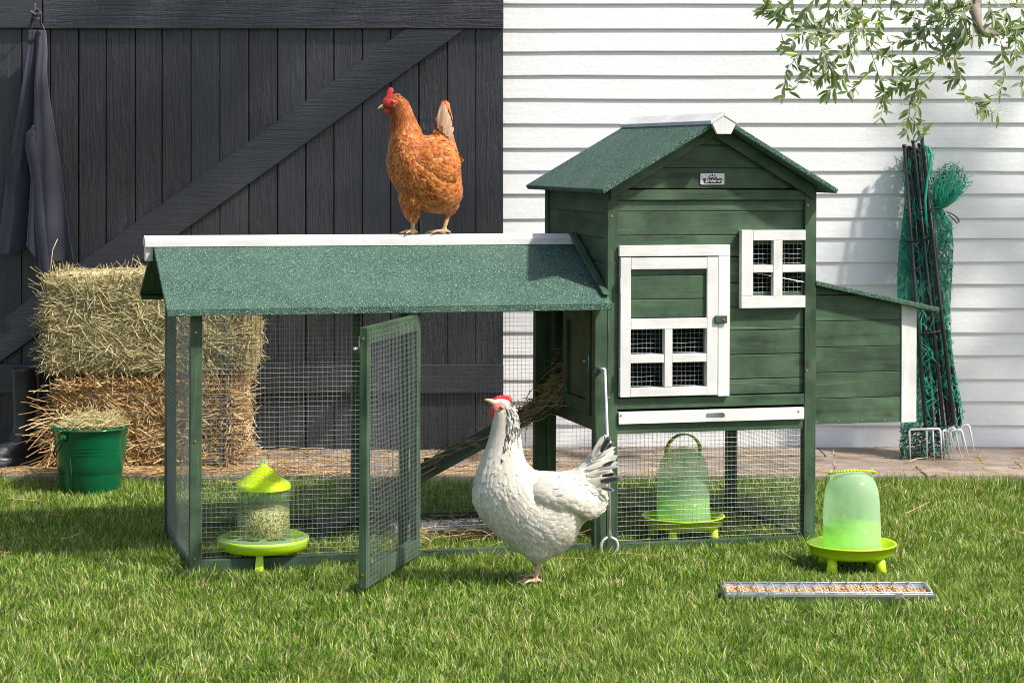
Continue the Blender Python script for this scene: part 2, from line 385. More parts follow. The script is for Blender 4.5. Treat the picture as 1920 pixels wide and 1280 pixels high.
wall = thing('weatherboard_wall', 'long white painted weatherboard wall of the house behind the coop', 'wall', (0, YW, 0))
b = MB()
lines = [8, 54, 97, 143, 186, 232, 278, 321, 364, 410, 447, 491, 534, 578, 623, 666, 712, 753, 797, 839]
zs = [CAM_H-(p-CAM_H0)*YW/CAM_F for p in lines]
z = zs[0]
while z < 3.0: z += .0845; zs.insert(0, z)
for i in range(len(zs)-1):
    z1, z0 = zs[i], zs[i+1]; j = random.uniform(-.001, .001)
    n = 60; v = []; f = []
    for k in range(n+1):
        x = -3.6+7.6*k/n; e = .0016*math.sin(x*2.1+i*1.7)+.0009*math.sin(x*7+i)+random.uniform(-.0004, .0004)
        v += [(x, .02, z1+.012), (x, .005, z1+.012), (x, -.0032+j*.5, z0+.003+e), (x, -.0025+j*.5, z0+e), (x, .02, z0+e)]
        if k:
            a = (k-1)*5
            for q in range(4): f.append((a+q, a+q+1, a+q+6, a+q+5))
    b.add(v, f)
b.build('siding_board', M['siding'], wall)
b = MB(); b.box(-3.6, 4.0, .021, .10, ZD-.05, 3.1); b.build('wall_frame', M['soil'], wall)

YB = 7.78
door = thing('barn_door', 'large dark grey ledged and braced barn door with vertical planks', 'barn door', (-1.2, YB, ZD))
DO = Vector((-1.2, YB, ZD))
def dpt(px, py, Y=YB): return W3(px, py, Y)-DO
b = MB()
xs = [-330, -278, -226, -174, -122, -70, -18, 41, 94, 147, 199, 253, 304, 358, 412, 466, 520, 573, 626, 679, 732, 785, 839, 892, 944]
for i in range(len(xs)-1):
    x0 = dpt(xs[i], 0).x; x1 = dpt(xs[i+1], 0).x; dy = random.uniform(-.002, .002)
    g = .0025 if random.random() < .5 else .0012
    b.box(x0+g, x1-g, .002+dy, .024, dpt(0, 848).z, 2.2)
b.build('plank_panel', M['barnZ'], door, False, .0018)
b = MB(); b.box(dpt(-330, 0).x, dpt(944, 0).x-.004, .022, .09, .012, 2.2); b.build('backing_board', M['soil'], door)
b = MB(); z1, z0 = dpt(0, -4).z, dpt(0, 54, YB-.02).z
b.box(dpt(-330, 0).x, dpt(80, 0).x, -.020, .0, z0+.002, z1); b.box(dpt(83, 0).x, dpt(944, 0).x, -.020, .0, z0, z1-.002)
b.build('top_rail', M['barnX'], door, False, .002)
b = MB(); b.box(dpt(-330, 0).x, dpt(944, 0).x, -.018, .0, dpt(0, 737, YB-.02).z, dpt(0, 684, YB-.02).z); b.build('bottom_rail', M['barnX'], door, False, .002)
b = MB(); pl = [dpt(*p, YB-.018) for p in ((0, 600), (760, 55), (872, 55), (0, 679))]; pl[3] = dpt(-8, 684, YB-.018)
b.prism([(pl[0].x-.12, pl[0].z-.085), (pl[1].x, pl[1].z), (pl[2].x, pl[2].z), (pl[3].x, pl[3].z)], 'y', -.016, .0)
o = b.build('diagonal_brace', M['barnX'], door, False, .002)
b = MB(); b.tube([dpt(74, 30)+Vector((0, .0, 0)), dpt(74, 27)+Vector((0, -.06, 0)), dpt(74, 10)+Vector((0, -.075, 0))], .0035, 6); b.build('hook', M['zinc'], door)

# ------------------------------------------------------------------ the chicken coop
WD, LT, LR, PW = .627, 1.135, 1.745, .030
coop = thing('chicken_coop', 'green wooden chicken coop with felt roofs, white trimmed door and wire mesh run', 'chicken coop', (X0, D0, 0))
coop.matrix_world = COOP
def part(bm_, name, m, parent=coop, bevel=.0012, smooth=False, label=None):
    o = bm_.build(name, M[m], parent, smooth, bevel)
    if label: o['label'] = label
    return o
def post(x, y, z0, z1, wx=PW, wy=PW): part(MB().box(x, x+wx, y, y+wy, z0, z1), 'post', 'greenZ')
def rail(x0, x1, y0, y1, z0, z1, ax='X'): part(MB().box(x0, x1, y0, y1, z0, z1), 'rail', 'green'+ax)
def rz_(y): return .690+(.838-.690)*(1-abs(y-WD/2)/(WD/2+.05))      # run roof underside
zr = rz_(PW/2)-.006
post(0, 0, 0, zr-.006); post(0, WD-PW, 0, zr-.006); post(.545, WD-PW, 0, zr-.006, .022)
post(.560, .002, .034, zr-.006, .022); post(1.100, 0, 0, zr-.006, .034); post(1.100, WD-PW, 0, zr-.006, .034)
rail(PW, 1.100, .006, .026, 0, .034); rail(PW, 1.100, WD-.026, WD-.006, 0, .034); rail(.006, .026, PW, WD-PW, 0, .034, 'Y')
rail(PW, 1.100, .006, .026, zr-.030, zr-.004); rail(PW, 1.100, WD-.026, WD-.006, zr-.030, zr-.004); rail(.006, .026, PW, WD-PW, zr-.030, zr-.004, 'Y')
# wire mesh panels
def mesh_panel(o, u, v, lu, lv, sp=.0127, r=.00045, off=(0, 0, 0), parent=coop, wob=.0007, label=None):
    o, u, v = Vector(o), Vector(u), Vector(v); n = u.cross(v); b = MB()
    nu, nv = int(lu/sp), int(lv/sp); ph = random.uniform(0, 6)
    def P(a, c): return o+u*a+v*c+n*(.0022*math.sin(a*9+ph)*math.sin(c*7+ph*2))
    for i in range(nu+1):
        a = i*lu/max(nu, 1); k = 10; j = [random.uniform(-wob, wob) for _ in range(k+1)]
        b.tube([P(a+j[q], lv*q/k) for q in range(k+1)], r, 4, False)
    for i in range(nv+1):
        c = i*lv/max(nv, 1); k = 10; j = [random.uniform(-wob, wob) for _ in range(k+1)]
        b.tube([P(lu*q/k, c+j[q])+n*.0009 for q in range(k+1)], r, 4, False)
    return part(b, 'wire_mesh', 'wire', parent, 0, True)
UX, UY, UZ = (1, 0, 0), (0, 1, 0), (0, 0, 1)
mesh_panel((.008, .028, .012), UX, UZ, .562, zr-.026)
mesh_panel((.008, WD-.004, .012), UX, UZ, 1.12, zr-.026)
mesh_panel((.004, .008, .012), UY, UZ, WD-.016, zr-.026)
mesh_panel((LT+.034, .010, .012), UX, UZ, LR-LT-.045, .325)
mesh_panel((LR-.006, .02, .012), UY, UZ, WD-.03, .325)
mesh_panel((LT+.01, WD-.006, .012), UX, UZ, LR-LT-.02, .325)
# run roof
def slab_roof(pts, axis, a, b_, th, mat='felt', name='roof', parent=coop):
    """pts: ridge (u,z) and eave (u,z); sheet of thickness th below the line"""
    (u0, z0), (u1, z1) = pts; d = Vector((u1-u0, z1-z0)).normalized(); n = Vector((-d.y, d.x)); n = n if n.y > 0 else -n
    q = [(u0, z0), (u1, z1), (u1-n.x*th, z1-n.y*th), (u0-n.x*th, z0-n.y*th)]
    bm_ = MB().prism(q, axis, a, b_); return bm_
XR0, XR1 = -.068, LT-.001
t = MB(); q1 = slab_roof([(WD/2, .850), (-.052, .692)], 'x', XR0, XR1, .011); q2 = slab_roof([(WD/2, .850), (WD+.052, .692)], 'x', XR0, XR1, .011)
part(q1, 'roof', 'felt', bevel=.003); part(q2, 'roof', 'felt', bevel=.003)
part(MB().box(XR0+.002, XR1-.001, -.051, -.034, .674, .6880), 'eave_batten', 'felt'); part(MB().box(XR0+.004, XR1-.01, WD+.030, WD+.048, .672, .6835), 'eave_batten', 'greenX')
for k in range(17): part(MB().box(XR0+.03+k*.068, XR0+.042+k*.068, -.0525, -.0512, .6765, .6780), 'staple', 'zinc', bevel=0)
# white ridge cap of the run
def cap(axis_len0, axis_len1, ridge_u, z, axis, hw, drop, th, plate=None):
    b = MB()
    for sgn in (-1, 1):
        b.prism([(ridge_u, z), (ridge_u+sgn*hw, z-drop), (ridge_u+sgn*hw, z-drop-th), (ridge_u, z-th)], axis, axis_len0, axis_len1)
    return b
b = cap(-.091, LT-.001, WD/2, .8695, 'x', .030, .013, .018); o = part(b, 'ridge_cap', 'whiteX')
part(MB().prism([(WD/2-.022, .845), (WD/2+.022, .845), (WD/2+.018, .800), (WD/2-.018, .800)], 'x', -.089, -.0685), 'gable_block', 'whiteZ')
# tower frame
XC = (LT+LR)/2
def ru(x): return 1.188-abs(x-XC)*.585           # underside of the tower roof
ZT = ru(LT+PW/2)-.006
post(LT, -.001, 0, ru(LT)-.004); post(LR-PW, -.001, 0, ru(LR)-.004, .034); post(LT, WD-PW, 0, ru(LT)-.004); post(LR-PW, WD-PW, 0, ru(LR)-.004)
A, B_ = LT+PW, LR-PW
rail(A, B_, .001, .024, .398, .427); rail(A, B_, .003, .026, .330, .3565)
rail(A, B_, .004, .024, 0, .030); rail(A, B_, WD-.026, WD-.006, 0, .030); rail(LR-.026, LR-.006, PW, WD-PW, 0, .030, 'Y')
rail(A, B_, WD-.026, WD-.004, .330, .362); rail(LR-.026, LR-.005, PW, WD-PW, .330, .362, 'Y'); rail(LT+.002, LT+.022, PW, WD-PW, .325, .362, 'Y')
part(MB().box(LT+.004, LR-.004, .028, WD-.028, .362, .372), 'floor_board', 'greenX')
# droppings tray front with a finger slot
x0, x1, z0, z1 = A+.002, B_-.004, .3585, .3905; sx0, sx1, sz0, sz1 = 1.418, 1.476, .368, .382
b = MB()
hole = [(sx0+.007+.007*math.cos(a), (sz0+sz1)/2+.007*math.sin(a)) for a in [math.pi/2+math.pi*k/8 for k in range(9)]]+[(sx1-.007+.007*math.cos(a), (sz0+sz1)/2+.007*math.sin(a)) for a in [-math.pi/2+math.pi*k/8 for k in range(9)]]
b.box(x0, sx0-.001, -.008, .012, z0, z1); b.box(sx1+.001, x1, -.008, .012, z0, z1)
up = [p for p in hole if p[1] >= (sz0+sz1)/2-1e-6]; lo = [p for p in hole if p[1] <= (sz0+sz1)/2+1e-6]
up.sort(key=lambda p: p[0]); lo.sort(key=lambda p: p[0])
b.prism([(sx0-.001, (sz0+sz1)/2)]+up+[(sx1+.001, (sz0+sz1)/2), (sx1+.001, z1), (sx0-.001, z1)], 'y', -.008, .012)
b.prism([(sx0-.001, z0), (sx1+.001, z0), (sx1+.001, (sz0+sz1)/2)]+lo[::-1]+[(sx0-.001, (sz0+sz1)/2)], 'y', -.008, .012)
b.box(sx0-.01, sx1+.01, .0125, .016, sz0-.006, sz1+.006)
part(b, 'tray_front', 'whiteX', bevel=0)
# plank walls
def rows(zlist, fx, y0, y1, holes=(), gap=.0022, name='plank_wall'):
    b = MB()
    for za, zb in zip(zlist[:-1], zlist[1:]):
        za += gap; cuts = sorted({za, zb}|{h for hh in holes for h in hh[2:] if za < h < zb})
        for c0, c1 in zip(cuts[:-1], cuts[1:]):
            zm = (c0+c1)/2; hs = sorted((h[0], h[1]) for h in holes if h[2] <= zm <= h[3])
            l0, r0 = fx(c0); l1, r1 = fx(c1)
            segs = []; cur = None; xs_ = [None]+[q for h in hs for q in h]+[None]
            for i in range(0, len(xs_), 2):
                a0, a1 = (l0, l1) if xs_[i] is None else (xs_[i],)*2
                b0, b1 = (r0, r1) if xs_[i+1] is None else (xs_[i+1],)*2
                if b0-a0 > .002: segs.append(((a0, c0), (b0, c0), (b1, c1), (a1, c1)))
            for s_ in segs: b.prism(list(s_), 'y', y0, y1)
        if za-gap > zlist[0]+.001:
            l, r = fx(za); hs = [h for h in holes if h[2] <= za-gap/2 <= h[3]]
            if not hs: b.box(l, r, y0+.006, y1, za-gap-.003, za+.003)
    return b
zl = [.428, .471, .539, .606, .671, .738, .811, .872, .938, .969]
HOLES = [(1.546, B_-.004, .712, .846), (1.200, 1.4185, .455, .618)]
front = rows(zl, lambda z: (A, B_), .010, .022, HOLES)
part(front, 'plank_wall', 'greenX', bevel=.0015)
part(MB().box(A, B_, .000, .022, .9705, .9985), 'rail', 'greenX')
gx = lambda z: (max(A, XC-(1.180-z)/.585), min(B_, XC+(1.180-z)/.585))
part(rows([1.000, 1.058, 1.121, 1.172], gx, .010, .022), 'gable_wall', 'greenX', bevel=.0015)
part(rows([.364, .43, .50, .57, .64, .71, .78, .85, .92, .999], lambda z: (A, B_), WD-.024, WD-.010), 'plank_wall', 'greenX')
part(rows([1.000, 1.06, 1.12, 1.172], gx, WD-.024, WD-.010), 'gable_wall', 'greenX')
def side_wall(x0, x1, y0, y1, z0, z1, name='plank_wall', step=.068, gap=.002):
    b = MB(); z = z1
    while z > z0+.004:
        za = max(z0, z-step); b.box(x0, x1, y0, y1, za+gap, z); b.box(x0+.003, x1-.003, y0, y1, za-.001, za+gap+.002) if za > z0 else None; z -= step
    return b
part(side_wall(LT+.006, LT+.018, PW, WD-PW, .665, 1.000), 'plank_wall', 'greenY', bevel=.0015)
part(side_wall(LT+.006, LT+.018, .550, WD-PW, .364, .664), 'plank_wall', 'greenY')
part(side_wall(LT+.006, LT+.018, PW, .395, .364, .664), 'plank_wall', 'greenY')
part(side_wall(LR-.018, LR-.006, PW, WD-PW, .364, 1.000), 'plank_wall', 'greenY')
# sliding pop door
b = MB()
for (y0, y1, z0, z1, ax) in ((.125, .165, .368, .662, 'Z'), (.352, .390, .368, .662, 'Z'), (.1655, .3515, .368, .408, 'Y'), (.1655, .3515, .622, .662, 'Y')): b.box(LT-.012, LT+.004, y0, y1, z0, z1)
pd = part(b, 'pop_door', 'greenZ'); part(MB().box(LT-.003, LT+.003, .1655, .3515, .4085, .6215), 'door_panel', 'greenY', pd, 0)
bb = MB(); bb.box(LT-.0145, LT-.0125, .128, .134, .49, .55); bb.ball((LT-.022, .131, .52), (.009, .005, .005)); part(bb, 'latch', 'zinc', pd, 0, True)
# tower roof
y0, y1 = -.072, WD+.072
EZ = 1.0; e0, e1 = XC-.346, XC+.346
for e in (e0, e1):
    part(slab_roof([(XC, 1.202), (e, 1.001)], 'y', y0, y1, .014), 'roof', 'felt', bevel=.003)
for yy0, yy1 in ((-.012, .009), (WD-.009, WD+.012)):
    for sg in (-1, 1):
        b = MB(); d = .036
        b.prism([(XC, 1.183), (XC+sg*.300, 1.183-.300*.585), (XC+sg*.300, 1.183-.300*.585-d), (XC, 1.183-d)], 'y', yy0, yy1)
        part(b, 'rafter', 'greenX')
b = MB()
for sg in (-1, 1): b.prism([(XC, 1.212), (XC+sg*.040, 1.212-.0234), (XC+sg*.040, 1.212-.0334), (XC, 1.202)], 'y', -.088, WD+.088)
part(b, 'ridge_cap', 'whiteY')
part(MB().prism([(XC-.036, 1.1825), (XC, 1.2035), (XC+.036, 1.1825), (XC+.020, 1.152), (XC-.020, 1.152)], 'y', -.086, -.0735), 'gable_block', 'whiteZ')
# the slope edge board where the run roof meets the tower wall
part(MB().prism([(WD/2-.02, .872), (WD/2+.01, .872), (-.005, .712), (-.03, .7145)], 'x', LT-.020, LT-.0015), 'flashing_board', 'greenY')
# house door frame and house door
part(MB().box(A, 1.487, -.012, .009, .8165, .8465).box(1.4535, 1.487, -.0115, .0092, .428, .816), 'door_surround', 'whiteX')
hd = thing('house_door', None, None); hd.parent = coop
def hb(x0, x1, z0, z1, ax, y0=-.014): return part(MB().box(x0, x1, y0, .008, z0, z1), 'frame_bar', 'white'+ax, hd)
hd2 = MB()
hb(1.168, 1.198, .432, .813, 'Z'); hb(1.4195, 1.451, .432, .813, 'Z', -.0135)
hb(1.1985, 1.419, .781, .8125, 'X'); hb(1.1985, 1.419, .617, .6455, 'X'); hb(1.1985, 1.419, .4325, .4565, 'X')
hb(1.296, 1.3185, .457, .6165, 'Z'); hb(1.1985, 1.2955, .5245, .5475, 'X', -.0125); hb(1.319, 1.419, .5245, .5475, 'X', -.0125)
part(rows([.6458, .697, .762, .7808], lambda z: (1.1985, 1.419), -.004, .0085), 'door_panel', 'greenX', hd)
mesh_panel((1.2, .0093, .459), UX, UZ, .217, .156, parent=hd)
for z in (.735, .49): part(MB().box(1.1645, 1.1685, -.018, -.004, z-.02, z+.02), 'hinge', 'zinc', hd, .001)
lt = part(MB().box(1.440, 1.477, -.021, -.0145, .630, .652), 'latch', 'greenX', hd, .003)
part(MB().tube([(1.466, -.0235, .641), (1.466, -.020, .641)], .003, 10), 'screw', 'brass', lt, 0)
# window
wn = thing('window', None, None); wn.parent = coop
def wb(x0, x1, z0, z1, ax, y0=-.012): return part(MB().box(x0, x1, y0, .0092, z0, z1), 'frame_bar', 'white'+ax, wn)
wb(1.521, 1.555, .7035, .887, 'Z'); wb(1.5555, 1.712, .858, .8865, 'X'); wb(1.521, 1.712, .670, .7032, 'X')
wb(1.616, 1.643, .7035, .8575, 'Z', -.0115); wb(1.5555, 1.6155, .769, .7895, 'X', -.011); wb(1.6435, 1.712, .769, .7895, 'X', -.011)
mesh_panel((1.552, .0097, .700), UX, UZ, .158, .160, parent=wn)
part(MB().tube([(1.556, -.0045, .769), (1.710, -.0045, .741)], .0008, 5), 'loose_wire', 'wire', wn, 0)
part(MB().box(1.1655, 1.1685, .022, .5, .373, .374), 'inner_strip', 'greenY')
# name plate

def CL(px, py, y=0.0):
    Mi = COOP.inverted(); o = Mi @ Vector((0, 0, CAM_H)); d = (Mi.to_3x3() @ Vector(((px-960)/CAM_F, 1, -(py-CAM_H0)/CAM_F)))
    return o+d*((y-o.y)/d.y)
pc = CL(1335.5, 335.7, .008); cx, cz = pc.x, pc.z
b = MB(); pw, ph, rr = .0355, .0158, .003
poly = [(cx+sx*(pw-rr)+rr*math.cos(a), cz+sz*(ph-rr)+rr*math.sin(a)) for sx, sz, a0 in ((1, 1, 0), (-1, 1, 90), (-1, -1, 180), (1, -1, 270)) for a in [D2R(a0+q) for q in (0, 30, 60, 90)]]
np_ = part(b.prism(poly, 'y', .0065, .0098), 'name_plate', 'plate', bevel=.0003)
b = MB(); yy = .0056
def L(u, v): return (cx+u*.0355, cz+v*.0158)
b.prism([L(-.80, .08), L(.80, .08), L(.70, -.74), L(-.66, -.74)], 'y', yy, .0064)
b.prism([L(.22*math.cos(a)*.75, .06+.24*math.sin(a)) for a in [math.pi*k/10 for k in range(11)]], 'y', yy, .0064)
for ang in (0, 36, -36, 70, -70):
    a = D2R(90+ang); px0, pz0 = .0108*math.cos(a), .0010+.0100*math.sin(a); ca, sa = math.cos(a), math.sin(a)
    b.prism([(cx+px0+.0030*math.cos(q)*ca-.0018*math.sin(q)*sa, cz+pz0+.0030*math.cos(q)*sa+.0018*math.sin(q)*ca) for q in [2*math.pi*k/14 for k in range(14)]], 'y', yy, .0064)
part(b, 'emblem', 'ink', np_, 0)
for ux in (-.88, .88):
    part(MB().tube([(cx+ux*.0355, .0055, cz-.0), (cx+ux*.0355, .0064, cz)], .0011, 8), 'rivet', 'brass', np_, 0)
def text_mesh(txt, size, shear, m, name, parent, mat4, extr=.0003, off=.0):
    cu = bpy.data.curves.new('t', 'FONT'); cu.body = txt; cu.size = size; cu.shear = shear; cu.extrude = extr; cu.offset = off; cu.align_x = 'CENTER'; cu.align_y = 'CENTER'
    cu.space_character = 1.02
    to = bpy.data.objects.new('t', cu); C.objects.link(to); bpy.context.view_layer.update()
    me = bpy.data.meshes.new_from_object(to.evaluated_get(bpy.context.evaluated_depsgraph_get())); bpy.data.objects.remove(to)
    me.transform(mat4); return link(name, me, m, parent)
text_mesh('Dehner', .0124, .25, M['white'], 'lettering', np_, Matrix.Translation((cx+.0005, .0053, cz-.0052)) @ Matrix.Diagonal((1.14, 1, 1, 1)) @ Matrix.Rotation(D2R(90), 4, 'X'), .0002, .0005)
# nest box on the right
NX0, NX1 = LR+.001, 2.072
def nz(x): return .742-(x-1.756)*.213
nb = thing('nest_box', None, None); nb.parent = coop
rz0 = [.337, .408, .481, .553, .626, .700]
for yA, yB in ((.030, .042), (WD-.042, WD-.030)):
    b = MB()
    for i, (za, zb) in enumerate(zip(rz0[:-1], rz0[1:])):
        g = .002 if i else 0
        def top(x, zb=zb): return min(zb, nz(x)-.014)
        xm = min(2.022, 1.756+(.728-zb)/.213)
        b.prism([(NX0, za+g), (2.022, za+g), (2.022, top(2.022)), (xm-.001, top(xm-.001)), (NX0, top(NX0))], 'y', yA, yB)
        if i: b.box(NX0, 2.022, yA+.004 if yA < .1 else yA+.001, yB-.001 if yA < .1 else yB-.004, za-.003, za+g+.003)
    b.prism([(NX0, .702), (1.873, .702), (NX0, nz(NX0)-.014)], 'y', yA, yB)
    part(b, 'plank_wall', 'greenX', nb, .0012)
part(MB().box(2.054, 2.068, .0425, WD-.0425, .337, nz(2.06)-.02), 'end_wall', 'greenY', nb)
part(MB().box(NX0, 2.054, .0425, WD-.0425, .340, .350), 'floor_board', 'greenX', nb)
for yA, yB in ((.026, .0415), (WD-.0415, WD-.026)): part(MB().prism([(2.0235, .335), (2.070, .335), (2.070, nz(2.07)-.0135), (2.0235, nz(2.0235)-.0135)], 'y', yA, yB), 'corner_trim', 'whiteZ', nb)
part(slab_roof([(NX0+.002, nz(NX0)), (2.128, nz(2.128))], 'y', -.005, WD+.005, .014), 'lid', 'felt', nb, .003)
for k in range(12): part(MB().box(1.7475+.0, 1.7485+.002, .0285, .0298, .35+k*.031, .3515+k*.031), 'staple', 'zinc', nb, 0)
for k in range(4): part(MB().box(1.76+k*.07, 1.766+k*.07, .0287, .0299, .3435, .3455), 'staple', 'zinc', nb, 0)
# screws in the posts
for px, py in ((367, 623), (366, 827), (365, 1047), (1147, 405), (1515, 385), (1513, 694), (1514, 994), (1142, 745)):
    p = CL(px, py, -.002); part(MB().tube([(p.x, -.0012 if p.x > .1 and p.x < 1.6 or p.x > 1.6 else -.0005, p.z), (p.x, -.0026, p.z)], .0032, 10), 'screw', 'brass', bevel=0)
for px, py in ((1164, 779), (1497, 771)):
    p = CL(px, py, -.008); part(MB().tube([(p.x, -.0079, p.z), (p.x, -.0090, p.z)], .003, 10), 'screw', 'brass', bevel=0)
# open run door, hinged on the post at x = .582
rd = thing('run_door', None, None); rd.parent = coop
hinge = Vector((.590, -.012, .028)); fr = Vector((.362, -.428, .028)); rd.location = hinge; rd.rotation_euler = (0, 0, math.atan2(fr.y-hinge.y, fr.x-hinge.x))
DW, DH, T_ = (fr-hinge).length, .640, .020
for nm, bx, ax in (('frame_bar', (0, .030, 0, T_, 0, DH), 'Z'), ('frame_bar', (DW-.030, DW, 0, T_, 0, DH), 'Z'), ('frame_bar', (.0302, DW-.0302, .001, T_-.001, 0, .045), 'X'), ('frame_bar', (.0302, DW-.0302, .001, T_-.001, DH-.040, DH), 'X')):
    part(MB().box(*bx), nm, 'green'+ax, rd)
mesh_panel((.006, T_+.0012, .006), UX, UZ, DW-.016, DH-.020, parent=rd, wob=.0012)
for z in (.10, .54): part(MB().box(-.006, .002, -.003, .012, z-.02, z+.02), 'hinge', 'zinc', rd, .001)
for z in (.035, .613): part(MB().tube([(DW-.0005, .010, z), (DW+.0015, .010, z)], .0038, 10), 'screw', 'brass', rd, 0)
b = MB(); b.box(DW-.022, DW-.006, -.004, -.0005, .575, .618); b.tube([(DW-.014, -.006, .588), (DW+.012, -.008, .588)], .003, 8); b.ball((DW+.012, -.008, .588), .005)
part(b, 'latch', 'zinc', rd, 0, True)
# pull rod with finger loop hanging on the front post
b = MB(); r0 = CL(1134, 692, -.026); r1 = CL(1144, 1006, -.022); 
b.tube([r0, r0+(r1-r0)*.5+Vector((.0015, 0, 0)), r1], .0042, 8); b.tube([Vector((r0.x-.012, -.014, r0.z)), Vector((r0.x-.004, -.026, r0.z+.001)), r0], .004, 8)
lc = r1+Vector((-.002, 0, -.026)); pts = [lc+Vector((.024*math.sin(a), 0, .026*math.cos(a))) for a in [2*math.pi*k/24 for k in range(24)]]
b.tube([r1, lc+Vector((.018, 0, .018))]+[lc+Vector((.024*math.sin(a), 0, .026*math.cos(a))) for a in [D2R(60+k*14) for k in range(21)]]+[r1+Vector((-.010, -.003, -.003))], .0042, 8)
pr = part(b, 'pull_rod', 'chrome', bevel=0, smooth=True)
part(MB().tube([(r0.x-.016, -.0015, r0.z-.006), (r0.x-.016, -.012, r0.z-.006)], .0115, 14), 'rod_bush', 'black', pr, .001)
# ramp
rp = thing('ramp', None, None); rp.parent = coop
b = MB(); pt0, pt1 = Vector((1.120, .47, .372)), Vector((.40, .47, .012)); b.bar(pt0, pt1, .165, .014, (0, 0, 1))
part(b, 'ramp_board', 'greenX', rp, .001)
d = (pt1-pt0)
for k in range(7):
    c0 = pt0+d*(.04+k*.155); part(MB().bar(c0+Vector((0, -.083, .0105)), c0+Vector((0, .083, .0105)), .018, .010), 'cleat', 'greenY', rp, .001)

# ------------------------------------------------------------------ hens
def catmull(K, n):
    K = np.asarray(K, float); m = len(K); t = np.linspace(0, m-1, n); i = np.clip(t.astype(int), 0, m-2); u = (t-i)[:, None]
    p0, p1, p2, p3 = K[np.clip(i-1, 0, m-1)], K[i], K[i+1], K[np.clip(i+2, 0, m-1)]
    return .5*((2*p1)+(-p0+p2)*u+(2*p0-5*p1+4*p2-p3)*u*u+(-p0+3*p1-3*p2+p3)*u**3)
class Loft:
    """rings given as (top x, top z, bottom x, bottom z, half width, y offset) in metres"""
    def __init__(s, rings, n=70, m=36, pw=2.0):
        s.K = catmull(rings, n); s.n, s.m, s.pw = n, m, pw
        s.K[:, 4] = np.maximum(s.K[:, 4], .002)
        s.G = s.P(np.repeat(np.arange(n)/(n-1), m), np.tile(np.arange(m)/m*2*np.pi, n)).reshape(n, m, 3)
    def P(s, t, th):
        f = np.clip(np.asarray(t)*(s.n-1), 0, s.n-1-1e-6); i = f.astype(int); u = (f-i)[:, None]; k = s.K[i]*(1-u)+s.K[i+1]*u
        c, sn = np.cos(th), np.sin(th); e = 2/s.pw
        cc, ss = np.sign(c)*np.abs(c)**e, np.sign(sn)*np.abs(sn)**e
        cx_, cz_ = (k[:, 0]+k[:, 2])/2, (k[:, 1]+k[:, 3])/2; hx, hz = (k[:, 0]-k[:, 2])/2, (k[:, 1]-k[:, 3])/2
        return np.stack([cx_+hx*ss, k[:, 5]+k[:, 4]*cc, cz_+hz*ss], -1)
    def addto(s, b):
        n, m = s.n, s.m; v = s.G.reshape(-1, 3).tolist()
        f = [(i*m+j, i*m+(j+1) % m, (i+1)*m+(j+1) % m, (i+1)*m+j) for i in range(n-1) for j in range(m)]
        f += [tuple(range(m-1, -1, -1)), tuple((n-1)*m+j for j in range(m))]
        b.add(v, f)
    def sample(s, N, t0=0., t1=1., tha=0., thb=2*np.pi):
        """N surface points, area weighted: position, flow towards ring 0, outward normal, t, theta"""
        t = rng.uniform(t0, t1, N*6); th = rng.uniform(tha, thb, N*6); e = 4e-3
        p = s.P(t, th); pt = (s.P(np.clip(t+e, 0, 1), th)-s.P(np.clip(t-e, 0, 1), th)); ph = (s.P(t, th+e*3)-s.P(t, th-e*3))
        cr = np.cross(pt, ph); A = np.linalg.norm(cr, axis=1)
        keep = rng.uniform(0, 1, len(A)) < A/np.percentile(A, 97); idx = np.nonzero(keep)[0][:N]
        nn = nrm(cr[idx]); i = (t[idx]*(s.n-1)).astype(int); k = s.K[i]
        ctr = np.stack([(k[:, 0]+k[:, 2])/2, k[:, 5], (k[:, 1]+k[:, 3])/2], -1)
        sg = np.sign(((p[idx]-ctr)*nn).sum(1))[:, None]; sg[sg == 0] = 1; nn = nn*sg
        fl = nrm(-pt[idx]); fl = nrm(fl-(fl*nn).sum(1, keepdims=True)*nn)
        return p[idx], fl, nn, t[idx], th[idx]
def feathers(name, P, T, N, L, Wd, m, parent, lift=.10, curl=.10, camber=.35, jit=.14, down=0.):
    n = len(P); T = T+rng.normal(0, jit, (n, 3)); T[:, 2] -= down; T = nrm(T-(T*N).sum(1, keepdims=True)*N); B = np.cross(N, T)
    rows_ = np.array([0, .3, .62, .86, 1.]); wid = np.array([.45, .9, 1., .78, .25]); us = np.array([-1, 0, 1.])
    L = L*rng.uniform(.8, 1.2, n); Wd = Wd*rng.uniform(.8, 1.2, n); lf = lift*rng.uniform(.4, 1.5, n)
    s_ = rows_[None, :, None, None]; u = us[None, None, :, None]; w_ = wid[None, :, None, None]
    L4, W4, lf4 = L[:, None, None, None], Wd[:, None, None, None], lf[:, None, None, None]
    V = P[:, None, None]+T[:, None, None]*(L4*(s_-.18)*(1-.05*np.abs(u)*(s_ > .9)))+B[:, None, None]*(W4*.5*w_*u)+N[:, None, None]*(L4*(lf4*s_-curl*s_**2)-W4*camber*.5*np.abs(u)**2*w_+.0012)
    V = V.reshape(-1, 3); base = (np.arange(n)*15)[:, None]
    q = np.array([(r*3+c, r*3+c+1, r*3+c+4, r*3+c+3) for r in range(4) for c in range(2)])
    F = (base[:, :, None]+q[None]).reshape(-1, 4)
    uv = np.tile(np.stack([np.tile((us+1)/2, 5), np.repeat(rows_, 3)], -1), (n, 1))
    return npmesh(name, V, F, m, parent, True, uv)
